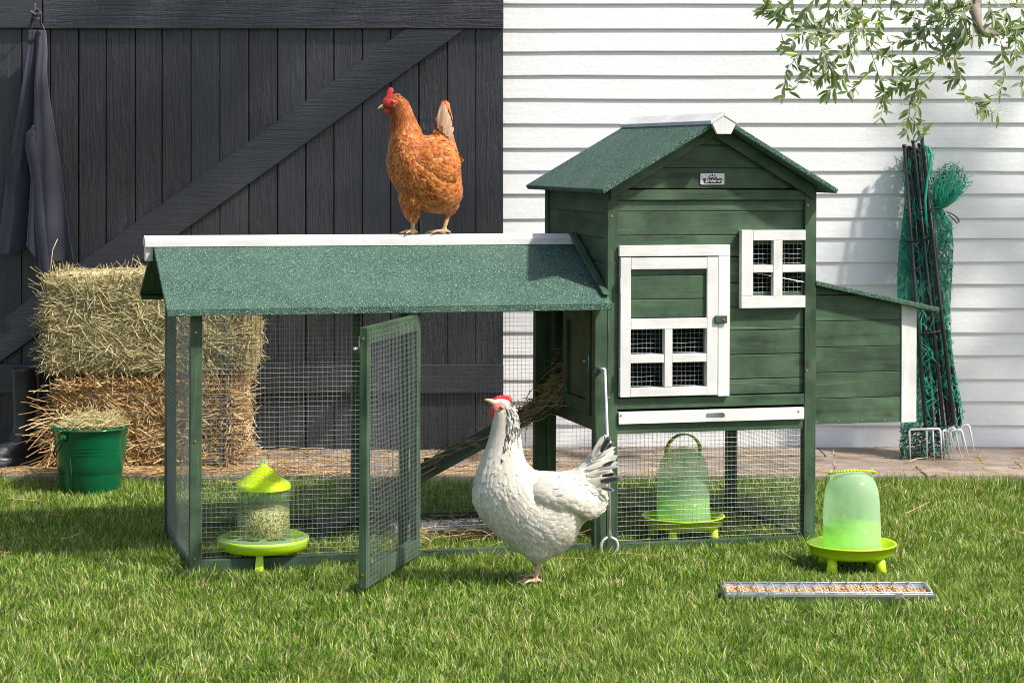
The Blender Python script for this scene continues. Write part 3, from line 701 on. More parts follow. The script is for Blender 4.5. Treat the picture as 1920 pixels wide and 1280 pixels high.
def solid(name, lofts, extra, m, parent, legm, zleg, voxel=.0035):
    b = MB()
    for l in lofts: l.addto(b)
    if extra: b.add(extra.v, extra.f)
    me = bpy.data.meshes.new('tmp'); me.from_pydata(b.v, [], b.f); o = bpy.data.objects.new('tmp', me); C.objects.link(o)
    r = o.modifiers.new('r', 'REMESH'); r.mode = 'VOXEL'; r.voxel_size = voxel
    bpy.context.view_layer.update()
    m2 = bpy.data.meshes.new_from_object(o.evaluated_get(bpy.context.evaluated_depsgraph_get())); bpy.data.objects.remove(o)
    m2.materials.clear(); o = link(name, m2, m, parent, True); m2.materials.append(legm)
    for p in m2.polygons:
        if p.center.z < zleg: p.material_index = 1
    return o
def foot(b, ax, az, bx, bz, y, r0, r1, toes=True, ang=180, ln=.052, ay=None):
    """shank from hock (ax, az) down to the ankle (bx, bz) with three front toes and a hind toe"""
    ay = y if ay is None else ay
    b.tube([(ax, ay, az), (ax*.6+bx*.4, ay*.6+y*.4, az*.6+bz*.4), (bx, y, bz+.006)], [r0, (r0+r1)*.48, r1], 10)
    b.ball((bx, y, bz+.006), (r1*1.3, r1*1.3, r1*1.2))
    for da, k in ((-34, .85), (0, 1.), (34, .85), (180, .42)):
        a = D2R(ang+da); d = Vector((math.cos(a), math.sin(a), 0)); L_ = ln*k
        p = Vector((bx, y, bz+.006)); b.tube([p, p+d*L_*.4+Vector((0, 0, .003)), p+d*L_*.75+Vector((0, 0, -.001)), p+d*L_+Vector((0, 0, -.006))], [r1*.85, r1*.72, r1*.6, .0016], 8)
def px2(rings, sc, fx, fz, yoff=None):
    out = []
    for i, r in enumerate(rings):
        tx, tz, bx, bz, hw = r[:5]; yo = r[5] if len(r) > 5 else 0
        out.append(((tx-fx)/sc, (fz-tz)/sc, (bx-fx)/sc, (fz-bz)/sc, hw/sc, yo/sc))
    return out
def flat(pts, sc, fx, fz, y, th, name, m, parent, n_round=True):
    """thick outline in the hen's side plane with a swollen middle"""
    q = [((x-fx)/sc, (fz-z)/sc) for x, z in pts]; cx_ = sum(a for a, _ in q)/len(q); cz_ = sum(a for _, a in q)/len(q)
    b = MB(); n = len(q); v = []
    for s_, k in ((-.0, 1.), (-.7, .93), (-1., .6)): v += [(cx_+(a-cx_)*k, y+s_*th, cz_+(c-cz_)*k) for a, c in q]
    for s_, k in ((.7, .93), (1., .6)): v += [(cx_+(a-cx_)*k, y+s_*th, cz_+(c-cz_)*k) for a, c in q]
    f = []
    for a, c in ((0, 1), (1, 2), (0, 3), (3, 4)):
        f += [(a*n+i, a*n+(i+1) % n, c*n+(i+1) % n, c*n+i) for i in range(n)]
    f += [tuple(2*n+i for i in range(n)), tuple(4*n+i for i in range(n))]
    return b.add(v, f).build(name, m, parent, True)
def face_bits(parent, sc, fx, fz, y0, hw, eye, beak, comb, wattles, lobe, mats, facec):
    P = lambda x, z: ((x-fx)/sc, (fz-z)/sc)
    flat(comb, sc, fx, fz, y0, 5.5/sc, 'comb', M['redskin'], parent)
    # beak: base ring to hooked tip
    (bx, bz), (tx, tz), rr = P(*beak[0]), P(*beak[1]), beak[2]/sc
    b = MB(); pts = [Vector((bx+(tx-bx)*k, y0+beak[3]/sc*k, bz+(tz-bz)*k+.0022*math.sin(k*2.6))) for k in (0, .3, .6, .85, 1.)]
    b.tube(pts, [rr, rr*.82, rr*.56, rr*.28, .0006], 12); b.build('beak', mats[0], parent, True)
    b = MB()
    for (wx, wz, ra, rb_, dy) in wattles:
        x, z = P(wx, wz)
        for s_ in (-1, 1): b.ball((x, y0+s_*dy/sc, z), (ra/sc, .0032, rb_/sc), 14, 10)
    b.build('wattle', M['redskin'], parent, True)
    for s_ in (-1, 1):
        x, z = P(*facec[:2]); fb = MB().ball((x, y0+s_*(hw-facec[4])/sc, z), (facec[2]/sc, .005, facec[3]/sc), 18, 12); fb.build('face_skin', mats[1], parent, True)
        x, z = P(*eye); ex = y0+s_*(hw-facec[4])/sc
        MB().ball((x, ex+s_*.0046, z), (.0064, .0030, .0056), 14, 10).build('eyelid', mats[1], parent, True)
        e = MB().ball((x, ex+s_*.0062, z), (.0050, .0028, .0046), 14, 10).build('eye', M['eye'], parent, True)
        MB().ball((x-.0003, ex+s_*.0084, z), (.0023, .0012, .0024), 12, 8).build('pupil', M['pupil'], e, True)
        x, z = P(*lobe[:2]); MB().ball((x, y0+s_*(hw+1)/sc, z), (lobe[2]/sc, .0045, lobe[3]/sc), 14, 10).build('ear_lobe', M['redskin'], parent, True)

# white hen ------------------------------------------------------
YH = 5.50; SCW = 3.2*CAM_F/YH; FX, FZ = 452, 1212
hx = W3(860+FX/3.2, 0, YH).x
wh = thing('hen', 'white hen with black streaked neck and black tipped tail standing on the lawn', 'hen', (hx, YH, .012))
ringsW = [(876, 322, 915, 352, 6), (845, 360, 930, 452, 14), (812, 425, 915, 560, 30), (757, 482, 868, 715, 62), (690, 536, 812, 800, 105), (610, 552, 735, 868, 145), (530, 551, 660, 990, 172), (455, 540, 545, 1052, 185), (410, 500, 405, 1040, 185),
          (388, 455, 270, 958, 172), (379, 420, 165, 850, 155), (375, 392, 108, 765, 138), (372, 368, 90, 690, 122), (371, 346, 100, 600, 106), (369, 322, 132, 500, 88), (364, 290, 164, 405, 72), (356, 250, 188, 330, 60), (344, 205, 200, 270, 53), (322, 158, 206, 222, 47), (292, 124, 208, 185, 40), (255, 112, 205, 158, 28), (222, 112, 198, 142, 14)]
lw = Loft(px2(ringsW, SCW, FX, FZ), 110, 40)
thW = Loft(px2([(500, 1086, 448, 1084, 16, -30), (530, 1064, 425, 1058, 40, -35), (585, 1015, 385, 1000, 84, -45), (620, 960, 370, 930, 96, -50), (600, 860, 400, 830, 80, -50)], SCW, FX, FZ), 24, 24)
thW2 = Loft(px2([(500, 1086, 448, 1084, 16, 60), (530, 1064, 425, 1058, 40, 60), (590, 1020, 385, 1010, 90, 60), (620, 960, 370, 930, 110, 60), (600, 860, 400, 830, 100, 60)], SCW, FX, FZ), 24, 24)
wingW = Loft(px2([(850, 690, 852, 735, 8, -70), (800, 640, 822, 780, 26, -78), (720, 600, 770, 805, 60, -88), (630, 575, 680, 790, 85, -95), (540, 575, 570, 780, 90, -98), (460, 600, 475, 750, 70, -105), (410, 640, 415, 710, 30, -120)], SCW, FX, FZ), 40, 28)
wingW2 = Loft([(a, b_, c_, d_, e_, -f_) for a, b_, c_, d_, e_, f_ in px2([(850, 690, 852, 735, 8, -70), (800, 640, 822, 780, 26, -78), (720, 600, 770, 805, 60, -88), (630, 575, 680, 790, 85, -95), (540, 575, 570, 780, 90, -98), (460, 600, 475, 750, 70, -105), (410, 640, 415, 710, 30, -120)], SCW, FX, FZ)], 40, 28)
ex = MB(); Px = lambda x, z: ((x-FX)/SCW, (FZ-z)/SCW)
a_, c_ = Px(484, 1060); e_, f_ = Px(456, 1212); foot(ex, a_, c_, e_, .0, -.012, .0085, .0058, ang=185)
foot(ex, a_+.002, c_, e_+.004, .0, .055, .0085, .0058, ang=175)
solid('body', [lw, thW, thW2, wingW, wingW2], ex, M['skinw'], wh, M['legp'], (FZ-1088)/SCW)
def body_feathers(spec, parent, ban=None):
    for (nm, lf, N_, t0, t1, tha, thb, L_, W_, mt, lift, down) in spec:
        p, T, n_, t, th = lf.sample(N_, t0, t1, tha, thb)
        if ban:
            k = ((p[:, 0]-ban[0])/ban[2])**2+((p[:, 2]-ban[1])/ban[3])**2 > 1; p, T, n_ = p[k], T[k], n_[k]
        feathers(nm, p, T, n_, L_, W_, M[mt], parent, lift=lift, down=down)
def merged_feathers(name, parent, groups):
    pass
H_ = math.pi
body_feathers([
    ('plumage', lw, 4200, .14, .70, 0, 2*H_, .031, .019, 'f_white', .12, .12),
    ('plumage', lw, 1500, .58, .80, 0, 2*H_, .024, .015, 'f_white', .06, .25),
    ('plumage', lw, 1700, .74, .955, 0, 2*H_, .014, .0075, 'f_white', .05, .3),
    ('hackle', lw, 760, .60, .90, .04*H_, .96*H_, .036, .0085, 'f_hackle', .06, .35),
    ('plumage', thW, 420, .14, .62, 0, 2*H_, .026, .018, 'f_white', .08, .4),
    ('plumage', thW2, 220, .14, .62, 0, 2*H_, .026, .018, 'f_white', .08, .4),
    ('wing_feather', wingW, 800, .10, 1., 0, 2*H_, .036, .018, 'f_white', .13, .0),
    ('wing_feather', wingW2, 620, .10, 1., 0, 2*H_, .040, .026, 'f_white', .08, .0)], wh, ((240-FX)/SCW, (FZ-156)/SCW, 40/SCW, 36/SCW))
def quills(name, items, sc, fx, fz, m, parent, camber=.25):
    P = []; T = []; N = []; L_ = []; W_ = []
    for (x0, z0, x1, z1, wd, y, yaw) in items:
        p0 = np.array([(x0-fx)/sc, y, (fz-z0)/sc]); p1 = np.array([(x1-fx)/sc, y+yaw, (fz-z1)/sc]); d = p1-p0; l = np.linalg.norm(d)
        n_ = np.array([0, -1, 0])+rng.normal(0, .18, 3); d = d/l; n_ = n_-n_.dot(d)*d; P.append(p0+d*l*.18); T.append(d); N.append(n_/np.linalg.norm(n_)); L_.append(l); W_.append(wd/sc)
    return feathers(name, np.array(P), np.array(T), np.array(N), np.array(L_), np.array(W_), m, parent, .02, .02, camber, .01)
tw = []
for i in range(34):
    k = rng.uniform(0, 1); tw.append((790+rng.uniform(-30, 20), 600-k*110, 958-k*62+rng.uniform(-8, 8), 590-k*262+rng.uniform(-12, 12), 40, rng.uniform(-.020, .020), 0))
quills('tail_feather', [t_ for t_ in tw if rng.uniform() < .6], SCW, FX, FZ, M['f_white'], wh)
quills('tail_feather', [(850, 592, 960, 574, 34, -.041, 0), (850, 630, 942, 647, 26, -.042, 0), (852, 560, 952, 545, 30, -.038, 0), (845, 520, 945, 505, 22, -.036, 0), (800, 670, 850, 695, 34, -.03, 0), (825, 530, 935, 480, 34, -.02, 0), (860, 500, 935, 470, 22, -.034, 0), (852, 420, 900, 328, 34, -.032, 0), (860, 420, 935, 365, 28, -.018, 0), (830, 400, 880, 322, 26, -.016, 0)], SCW, FX, FZ, M['f_black'], wh)
quills('tail_feather', [(770, 520, 915, 470, 44, -.028, 0), (770, 560, 905, 520, 46, -.03, 0), (760, 600, 900, 590, 46, -.034, 0), (790, 480, 900, 415, 36, -.024, 0), (805, 450, 862, 335, 34, -.022, 0), (810, 460, 930, 395, 22, -.026, 0), (760, 640, 895, 625, 42, -.036, 0), (750, 690, 865, 715, 46, -.036, 0), (740, 730, 850, 755, 46, -.03, 0), (800, 440, 848, 360, 24, -.02, 0)], SCW, FX, FZ, M['f_white'], wh)
# fluff under the thigh, slightly stained
p, T, n_, t, th = thW.sample(200, .3, 1.); 
face_bits(wh, SCW, FX, FZ, 0, 40, (258, 158), ((212, 134), (154, 119), 19, 0),
          [(198, 118), (210, 106), (222, 101), (230, 92), (241, 98), (250, 85), (260, 96), (271, 83), (280, 96), (292, 86), (298, 99), (311, 92), (312, 104), (324, 108), (320, 128), (316, 142), (292, 136), (262, 128), (230, 126), (206, 126)],
          [(213, 194, 27, 40, 17)], (262, 232, 16, 20), (M['pale'], M['pinkskin']), (250, 163, 40, 37, 6))

# brown hen ------------------------------------------------------
pb = COOP @ CL(800, 437, WD/2); YR = pb.y; SCB = 4*CAM_F/YR; BX, BZ = 650, 1192
br = thing('hen', 'rust brown hen with upright tail standing on the white ridge of the run', 'hen', (W3(640+BX/4, 0, YR).x, YR, pb.z-.002))
yb = lambda v: v
ringsB = [(758, 232, 782, 232, 6, 150), (738, 262, 805, 270, 16, 150), (716, 330, 825, 372, 24, 145), (698, 400, 836, 470, 44, 130), (682, 448, 868, 600, 95, 100), (655, 458, 892, 780, 150, 70), (628, 458, 888, 930, 190, 45), (610, 452, 800, 1022, 210, 20), (602, 442, 660, 1020, 212, 0),
          (594, 424, 520, 960, 200, -15), (586, 402, 425, 858, 182, -30), (577, 382, 366, 745, 160, -40), (567, 362, 350, 640, 138, -48), (557, 340, 358, 545, 116, -52), (546, 312, 368, 455, 95, -55), (534, 280, 371, 380, 78, -58), (514, 238, 370, 318, 66, -60), (484, 194, 362, 276, 57, -62), (446, 166, 344, 262, 50, -64), (400, 152, 324, 250, 42, -66), (360, 166, 314, 238, 30, -66), (335, 190, 310, 226, 14, -66)]
lb = Loft(px2(ringsB, SCB, BX, BZ), 110, 40)
tL = Loft(px2([(562, 1098, 516, 1096, 18, -50), (585, 1060, 476, 1050, 45, -55), (600, 1000, 450, 985, 80, -60), (620, 930, 432, 900, 110, -60), (600, 840, 440, 810, 110, -60)], SCB, BX, BZ), 26, 26)
tR = Loft(px2([(826, 1050, 782, 1046, 18, 60), (856, 1016, 740, 1020, 50, 60), (880, 960, 690, 960, 90, 55), (880, 880, 680, 880, 110, 50)], SCB, BX, BZ), 22, 26)
wb1 = [(872, 620, 884, 660, 10, -30), (848, 560, 876, 730, 36, -55), (800, 515, 850, 790, 68, -78), (730, 500, 800, 830, 90, -92), (650, 505, 720, 830, 100, -104), (570, 540, 640, 790, 92, -112), (505, 600, 560, 740, 60, -122), (465, 645, 485, 705, 26, -132)]
wB = Loft(px2(wb1, SCB, BX, BZ), 44, 28); wB2 = Loft(px2([(a-24, b_, c-24, d_, e, -f+40) for a, b_, c, d_, e, f in wb1[2:]], SCB, BX, BZ), 44, 28)
ex = MB(); Pb = lambda x, z: ((x-BX)/SCB, (BZ-z)/SCB)
a_, c_ = Pb(541, 1060); e_, f_ = Pb(537, 1192); foot(ex, a_, c_, e_, .0, -.012, .0080, .0060, ang=205, ay=-.02, ln=.045)
a_, c_ = Pb(805, 1020); e_, f_ = Pb(765, 1192); foot(ex, a_, c_, e_, .0, .012, .0080, .0060, ang=183, ay=.022, ln=.055)
solid('body', [lb, tL, tR, wB, wB2], ex, M['skinb'], br, M['leg'], (BZ-1085)/SCB)
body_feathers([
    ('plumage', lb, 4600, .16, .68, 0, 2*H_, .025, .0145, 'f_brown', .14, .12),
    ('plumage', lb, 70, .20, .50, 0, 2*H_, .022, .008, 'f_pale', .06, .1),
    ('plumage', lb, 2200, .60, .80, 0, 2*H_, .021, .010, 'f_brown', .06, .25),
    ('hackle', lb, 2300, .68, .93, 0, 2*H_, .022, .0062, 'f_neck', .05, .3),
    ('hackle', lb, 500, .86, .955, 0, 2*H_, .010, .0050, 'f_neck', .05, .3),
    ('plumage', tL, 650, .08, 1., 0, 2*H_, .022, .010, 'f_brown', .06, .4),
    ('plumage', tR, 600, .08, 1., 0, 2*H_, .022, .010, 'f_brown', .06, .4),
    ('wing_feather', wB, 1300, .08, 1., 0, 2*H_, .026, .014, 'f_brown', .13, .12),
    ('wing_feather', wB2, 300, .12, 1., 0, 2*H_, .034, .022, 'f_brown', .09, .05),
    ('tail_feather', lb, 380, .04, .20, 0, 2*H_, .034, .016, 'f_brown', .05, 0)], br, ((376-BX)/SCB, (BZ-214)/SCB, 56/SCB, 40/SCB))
quills('tail_feather', [(740, 420, 772, 232, 40, .03, 0), (755, 430, 790, 255, 40, .025, 0), (770, 440, 806, 300, 38, .02, 0), (785, 450, 822, 340, 38, .02, 0), (725, 400, 752, 245, 36, .02, 0), (800, 460, 832, 400, 36, .018, 0), (810, 500, 836, 450, 30, .018, 0), (750, 380, 770, 235, 34, .012, 0), (735, 380, 735, 280, 30, .015, 0), (770, 400, 797, 270, 34, .012, 0)], SCB, BX, BZ, M['f_pale'], br)
face_bits(br, SCB, BX, BZ, -66/SCB, 46, (393, 206), ((330, 235), (275, 261), 20, -12),
          [(308, 206), (316, 186), (338, 170), (344, 152), (346, 130), (356, 112), (360, 100), (378, 97), (392, 104), (397, 122), (388, 142), (376, 158), (364, 172), (352, 188), (338, 200), (322, 212)],
          [(352, 272, 30, 24, 20)], (436, 262, 18, 28), (M['beak'], M['redskin']), (382, 214, 52, 37, 6))

# ------------------------------------------------------------------ waterers and feeder
def waterer(name, label, x, y, rz=0, handle_up=False):
    t = thing(name, label, 'waterer', (x, y, 0), rz, 'poultry drinkers')
    prof = [(0, .040), (.085, .040), (.100, .048), (.112, .066), (.1165, .069), (.1185, .067), (.117, .064), (.1145, .064), (.109, .044), (.100, .036), (.085, .033), (0, .033)]
    MB().lathe(prof, 64).build('dish', M['lime'], t, True)
    for k in range(4):
        a = D2R(38+90*k); b = MB(); r = .088
        b.tube([(r*math.cos(a), r*math.sin(a), .042), ((r+.004)*math.cos(a), (r+.006)*math.sin(a), -.012)], [.0115, .0165], 14); b.build('leg', M['lime'], t, True)
    prof = [(.0785, .043), (.0785, .060), (.0770, .064), (.0785, .068), (.0765, .073), (.0755, .125), (.0720, .188), (.0690, .208), (.0620, .228), (.050, .243), (.033, .2525), (.014, .256), (0, .2565)]
    MB().lathe(prof, 64).build('dome', M['dome'], t, True)
    prof = [(0, .050), (.0745, .050), (.0735, .118), (0, .118)]
    MB().lathe(prof, 48).build('water', M['water'], t, True)
    MB().tube([(0, -.004, .05), (0, -.004, .235)], .0045, 10).build('tube', M['clear'], t, True)
    MB().box(-.012, .012, -.009, .009, .253, .262).build('knob', M['dome'], t)
    for sx in (-1, 1): MB().box(sx*.056-.0015, sx*.056+.0015, -.006, .006, .222, .262).build('lug', M['dome'], t)
    b = MB(); n = 22
    if handle_up: pts = [(.058*math.cos(a), 0, .245+.052*math.sin(a)) for a in [math.pi*k/n for k in range(n+1)]]
    else: pts = [(.060*math.cos(a), -.030*math.sin(a), .250+.012*math.sin(a)) for a in [math.pi*k/n for k in range(n+1)]]
    for p0, p1 in zip(pts[:-1], pts[1:]): b.bar(p0, p1, .012 if handle_up else .010, .0045, (Vector(pts[n//2])-Vector((0, 0, .2))) if handle_up else (0, 0, 1))
    b.build('handle', M['lime'], t, True)
    return t
yw = GY(1080)+.11; waterer('drinker', 'lime drinker with mint dome standing on open grass behind the grain trough', W3(1597, 0, yw).x, yw, .15)
pw_ = COOP @ CL(1281, 1000, .16); waterer('drinker', 'lime drinker with raised handle inside the mesh under the house', W3(1281, 0, pw_.y).x, pw_.y, .5, True)
pf = COOP @ Vector((0, .135, 0)); yf = pf.y
ft = thing('feeder', 'lime seed feeder with conical lid inside the run', 'feeder', (W3(494, 0, yf).x, yf, -.002))
prof = [(0, .050), (.098, .050), (.1145, .058), (.1185, .076), (.121, .077), (.1205, .070), (.1165, .050), (.100, .044), (0, .044)]
MB().lathe(prof, 60).build('dish', M['lime'], ft, True)
for k in range(3):
    a = D2R(-90+120*k); MB().tube([(.082*math.cos(a), .082*math.sin(a), .047), (.092*math.cos(a), .092*math.sin(a), 0)], [.012, .016], 4).build('leg', M['lime'], ft)
# clear cover ring with feeding holes
b = MB(); R0, R1 = .071, .1195; nn = 96
v = []; f = []
for j in range(nn):
    t_ = 2*math.pi*j/nn
    for r, z in ((.071, .084), (.080, .084), (.108, .083), (.1195, .078), (.1215, .068)): v.append((r*math.cos(t_), r*math.sin(t_), z))
for j in range(nn):
    for q in range(4):
        if q == 1 and (j % 12) not in (0, 1, 2): continue
        a0, a1 = j*5+q, ((j+1) % nn)*5+q; f.append((a0, a0+1, a1+1, a1))
b.add(v, f); b.build('tray_cover', M['lidclear'], ft, True)
MB().lathe([(0, .060), (.105, .060)], 40).build('seed_layer', M['mixseed'], ft, True)
MB().lathe([(.0715, .066), (.0705, .110), (.0712, .1115), (.0695, .150), (.0670, .176), (.0675, .1775), (.0655, .210)], 60).build('hopper', M['clear'], ft, True)
MB().lathe([(0, .062), (.0705, .066), (.0695, .112), (.0680, .150), (.045, .158), (.015, .161), (0, .161)], 48).build('seed', M['mixseed'], ft, True)
MB().lathe([(.0705, .205), (.0728, .2055), (.0728, .206), (.0718, .2185), (.0716, .2187), (.0708, .2195), (.050, .2355), (.030, .251), (.0105, .266), (.0100, .2665), (.0095, .271), (0, .271)], 60).build('lid', M['lime'], ft, True)
MB().lathe([(.0095, .268), (.006, .285), (.0045, .290), (0, .291)], 16).build('knob', M['dome'], ft, True)

def trough(label, x, y, z, ln, rz, dp=.10, group='grain troughs', grain=True):
    t = thing('grain_trough', label, 'trough', (x, y, z), rz, group)
    h = .034; b = MB(); th = .0012; hl = ln/2
    for sy in (-1, 1):
        b.prism([(sy*dp/2, h), (sy*(dp/2-.0012), h), (sy*(dp/2-.009), 0), (sy*(dp/2-.0078), 0)], 'x', -hl, hl)
        b.prism([(sy*dp/2, h), (sy*(dp/2+.003), h-.001), (sy*(dp/2+.003), h-.007), (sy*dp/2, h-.006)], 'x', -hl, hl)
    b.box(-hl, hl, -dp/2+.009, dp/2-.009, -.0, .0012)
    for sx in (-1, 1): b.prism([(-dp/2+.001, h), (dp/2-.001, h), (dp/2-.009, .0013), (-dp/2+.009, .0013)], 'x', sx*hl-.001*sx-.001, sx*hl-.001*sx+.001)
    b.build('tray', M['zinc'], t)
    b = MB(); zt = h+.007
    for sy in (-1, 1): b.tube([(-hl+.004, sy*(dp/2-.002), zt-.004), (hl-.004, sy*(dp/2-.002), zt-.004)], .0017, 6)
    n = 13
    for k in range(n+1):
        xx = -hl+.006+(ln-.012)*k/n; b.tube([(xx, -dp/2+.001, zt-.009), (xx, -dp/2+.006, zt-.001), (xx, 0, zt+.0035), (xx, dp/2-.006, zt-.001), (xx, dp/2-.001, zt-.009)], .0019, 6)
    b.tube([(-hl+.004, 0, zt+.0035), (hl-.004, 0, zt+.0035)], .0015, 6) if False else None
    b.build('wire_guard', M['chrome'], t, True)
    for xx in (-hl*.66, hl*.66): MB().box(xx-.010, xx+.010, -dp/2-.0045, -dp/2-.0032, h-.012, h+.002).build('clip', M['zinc'], t)
    n = 5200 if grain else 1500
    px_ = rng.uniform(-hl+.006, hl-.006, n); py_ = rng.uniform(-dp/2+.007, dp/2-.007, n); lay = rng.integers(0, 2, n)
    pz = .0265+.004*np.sin(px_*17)+.003*rng.uniform(-1, 1, n)+lay*.002-(np.abs(py_)/(dp/2))**2*.003
    d = nrm(rng.normal(0, 1, (n, 3))*np.array([1, 1, .35])); L_ = rng.uniform(.005, .008, n)
    P = np.stack([px_, py_, pz], -1)[:, None]+d[:, None]*np.array([-.5, -.22, .22, .5])[None, :, None]*L_[:, None, None]
    R = np.array([.0003, .0019, .0019, .0003])[None]*rng.uniform(.8, 1.3, n)[:, None]
    V, F = strand_arrays(P, R, 5); npmesh('grain', V, F, M['grain'], t)
    MB().box(-hl+.004, hl-.004, -dp/2+.0095, dp/2-.0095, .0014, .022).build('grain_bed', M['mixseed'], t)
    return t
yt = (GY(1117, .026)+GY(1089, .026))/2
tp = trough('long galvanised grain trough full of wheat and maize lying on the front lawn', W3(1549, 0, yt).x, yt, -.008, .507, .0, .128)
q = COOP @ Vector((.86, .36, .004)); trough('half hidden narrow trough behind the white hen inside the run', q.x, q.y, .004, .50, RZ, .10, grain=False)

# ------------------------------------------------------------------ hay, straw, bucket, boots, apron
def bale(name, label, x0, x1, y0, y1, z0, z1, m, n, L0, L1, R0, seedv, loose=.5):
    t = thing(name, label, 'bale', ((x0+x1)/2, (y0+y1)/2, z0)); cx_, cy_ = (x0+x1)/2, (y0+y1)/2
    nx, ny, nz_ = 40, 20, 20; b = MB(); hx_, hy, hz = (x1-x0)/2-.012, (y1-y0)/2-.012, (z1-z0)/2-.008
    # rounded box core
    def core(u, v_, w_):
        p = Vector((u, v_, w_)); q_ = Vector((math.copysign(abs(u)**1.0, u), v_, w_)); l = (abs(u)**7+abs(v_)**7+abs(w_)**7)**(1/7)
        k = 1/l; wob = 1+.035*math.sin(u*5+seedv)*math.cos(w_*6+seedv*2)+.02*math.sin(v_*9)
        return (u*k*hx_*wob, v_*k*hy*wob, hz+.008+w_*k*hz*wob)
    g = 16; idx = {}
    for ax in range(3):
        for sg in (-1, 1):
            v = []; f = []
            for i in range(g+1):
                for j in range(g+1):
                    c = [0, 0, 0]; c[ax] = sg; c[(ax+1) % 3] = -1+2*i/g; c[(ax+2) % 3] = -1+2*j/g; v.append(core(*c))
            for i in range(g):
                for j in range(g):
                    a = i*(g+1)+j; q_ = (a, a+g+1, a+g+2, a+1); f.append(q_ if sg > 0 else q_[::-1])
            b.add(v, f)
    b.build('bale_core', m, t, True)
    # straws on the faces
    area = np.array([hx_*hz*2.2, hx_*hy*1.6, hy*hz*1.6, hy*hz*1.6]); cnt = (n*area/area.sum()).astype(int)
    Ps = []; Ds = []
    for fi, c in enumerate(cnt):
        a_ = rng.uniform(-1, 1, c); b_ = rng.uniform(-1, 1, c); o = rng.uniform(-.6, 1., c)*.010
        if fi == 0: p = np.stack([a_*hx_, -hy-o, hz+b_*hz], -1); nn_ = np.array([0, -1, 0.])
        elif fi == 1: p = np.stack([a_*hx_, b_*hy, 2*hz+o+.004], -1); nn_ = np.array([0, 0, 1.])
        else:
            sg = -1 if fi == 2 else 1; p = np.stack([np.full(c, sg*1.)*(hx_+o), a_*hy, hz+b_*hz], -1); nn_ = np.array([sg, 0, 0.])
        # round the block's edges and make it lumpy
        q_ = (p-np.array([0, 0, hz]))/np.array([hx_, hy, hz]); l = (np.abs(q_)**6).sum(1)**(1/6); 
        wob = 1+.035*np.sin(q_[:, 0]*5+seedv)*np.cos(q_[:, 2]*6+seedv*2)+rng.normal(0, .006, c)
        p = np.array([0, 0, hz])+(q_/np.maximum(l, .001)[:, None]*wob[:, None])*np.array([hx_, hy, hz])*np.where(l > .9, 1, l)[:, None]+nn_*o[:, None]
        d = rng.normal(0, 1, (c, 3))*np.array([1.25, 1., .8]); d -= (d@nn_)[:, None]*nn_*rng.uniform(.86, 1., c)[:, None]
        Ps.append(p); Ds.append(nrm(d))
    P = np.concatenate(Ps); D = np.concatenate(Ds); c = len(P); L_ = rng.uniform(L0, L1, c)**1.0; P[:, 2] = np.maximum(P[:, 2], .006)
    D[:, 2] = np.where(P[:, 2]-np.abs(D[:, 2])*L_/2 < 0, D[:, 2]*.2, D[:, 2]); D = nrm(D)
    A1, R1_ = straws(c, P, D, L_, rng.uniform(.6, 1.35, c)*R0, .18, 5)
    # a few long ones sticking out
    k = int(n*.035); side = rng.integers(0, 4, k); e = np.stack([rng.uniform(-1, 1, k), np.full(k, -1.), rng.uniform(-1, 1, k)], -1)
    e[side == 1, 0] = -1; e[side == 2, 0] = 1; e[side == 3, 2] = 1
    p = np.array([0, 0, hz])+e*np.array([hx_, hy*rng.uniform(.3, 1), hz]); out = nrm(e*np.array([.9, .5, .7])+rng.normal(0, .7, (k, 3)))
    L_ = rng.uniform(L0, L1, k)*.8; p = p+out*L_[:, None]*.12; p[:, 2] = np.maximum(p[:, 2], .01); out[:, 2] = np.where(p[:, 2] < .08, np.abs(out[:, 2]), out[:, 2])
    A2, R2_ = straws(k, p, out, L_, rng.uniform(.6, 1.2, k)*R0, .3, 5)
    V, F = strand_arrays(np.concatenate([A1, A2]), np.concatenate([R1_, R2_]), 3)
    npmesh('stalks', V, F, m, t)
    return t, hx_, hy, hz
YS0, YS1 = 7.30, 7.70
xa, xb = W3(96, 0, YS0).x, W3(448, 0, YS0).x; za, zb = ZD, W3(0, 708, YS0).z
t1, hx1, hy1, hz1 = bale('straw_bale', 'golden brown straw bale on the deck underneath the hay bale', xa, xb, YS0, YS1, za, zb, M['straw'], 8200, .06, .19, .0021, 1.3)
xa, xb = W3(72, 0, YS0).x, W3(472, 0, YS0).x; zc = W3(0, 508, YS0).z
t2, hx2, hy2, hz2 = bale('hay_bale', 'greenish hay bale stacked on top of the straw bale', xa, xb, YS0, YS1-.01, zb+.004, zc, M['hay'], 10500, .045, .15, .00135, 4.1)
for tt, hh, zz in ((t1, hy1, hz1), (t2, hy2, hz2)):
    for px in (171, 420):
        x = W3(px, 0, YS0).x-tt.location.x; b = MB(); pts = []
        for k in range(41):
            a = 2*math.pi*k/40; l = (abs(math.cos(a))**6+abs(math.sin(a))**6)**(1/6); pts.append((x+.004*math.sin(k*1.3), math.cos(a)/l*(hh+.006), zz+math.sin(a)/l*(zz+.004)))
        b.tube(pts, .0022, 5, False); b.build('twine', M['twine'], tt, True)
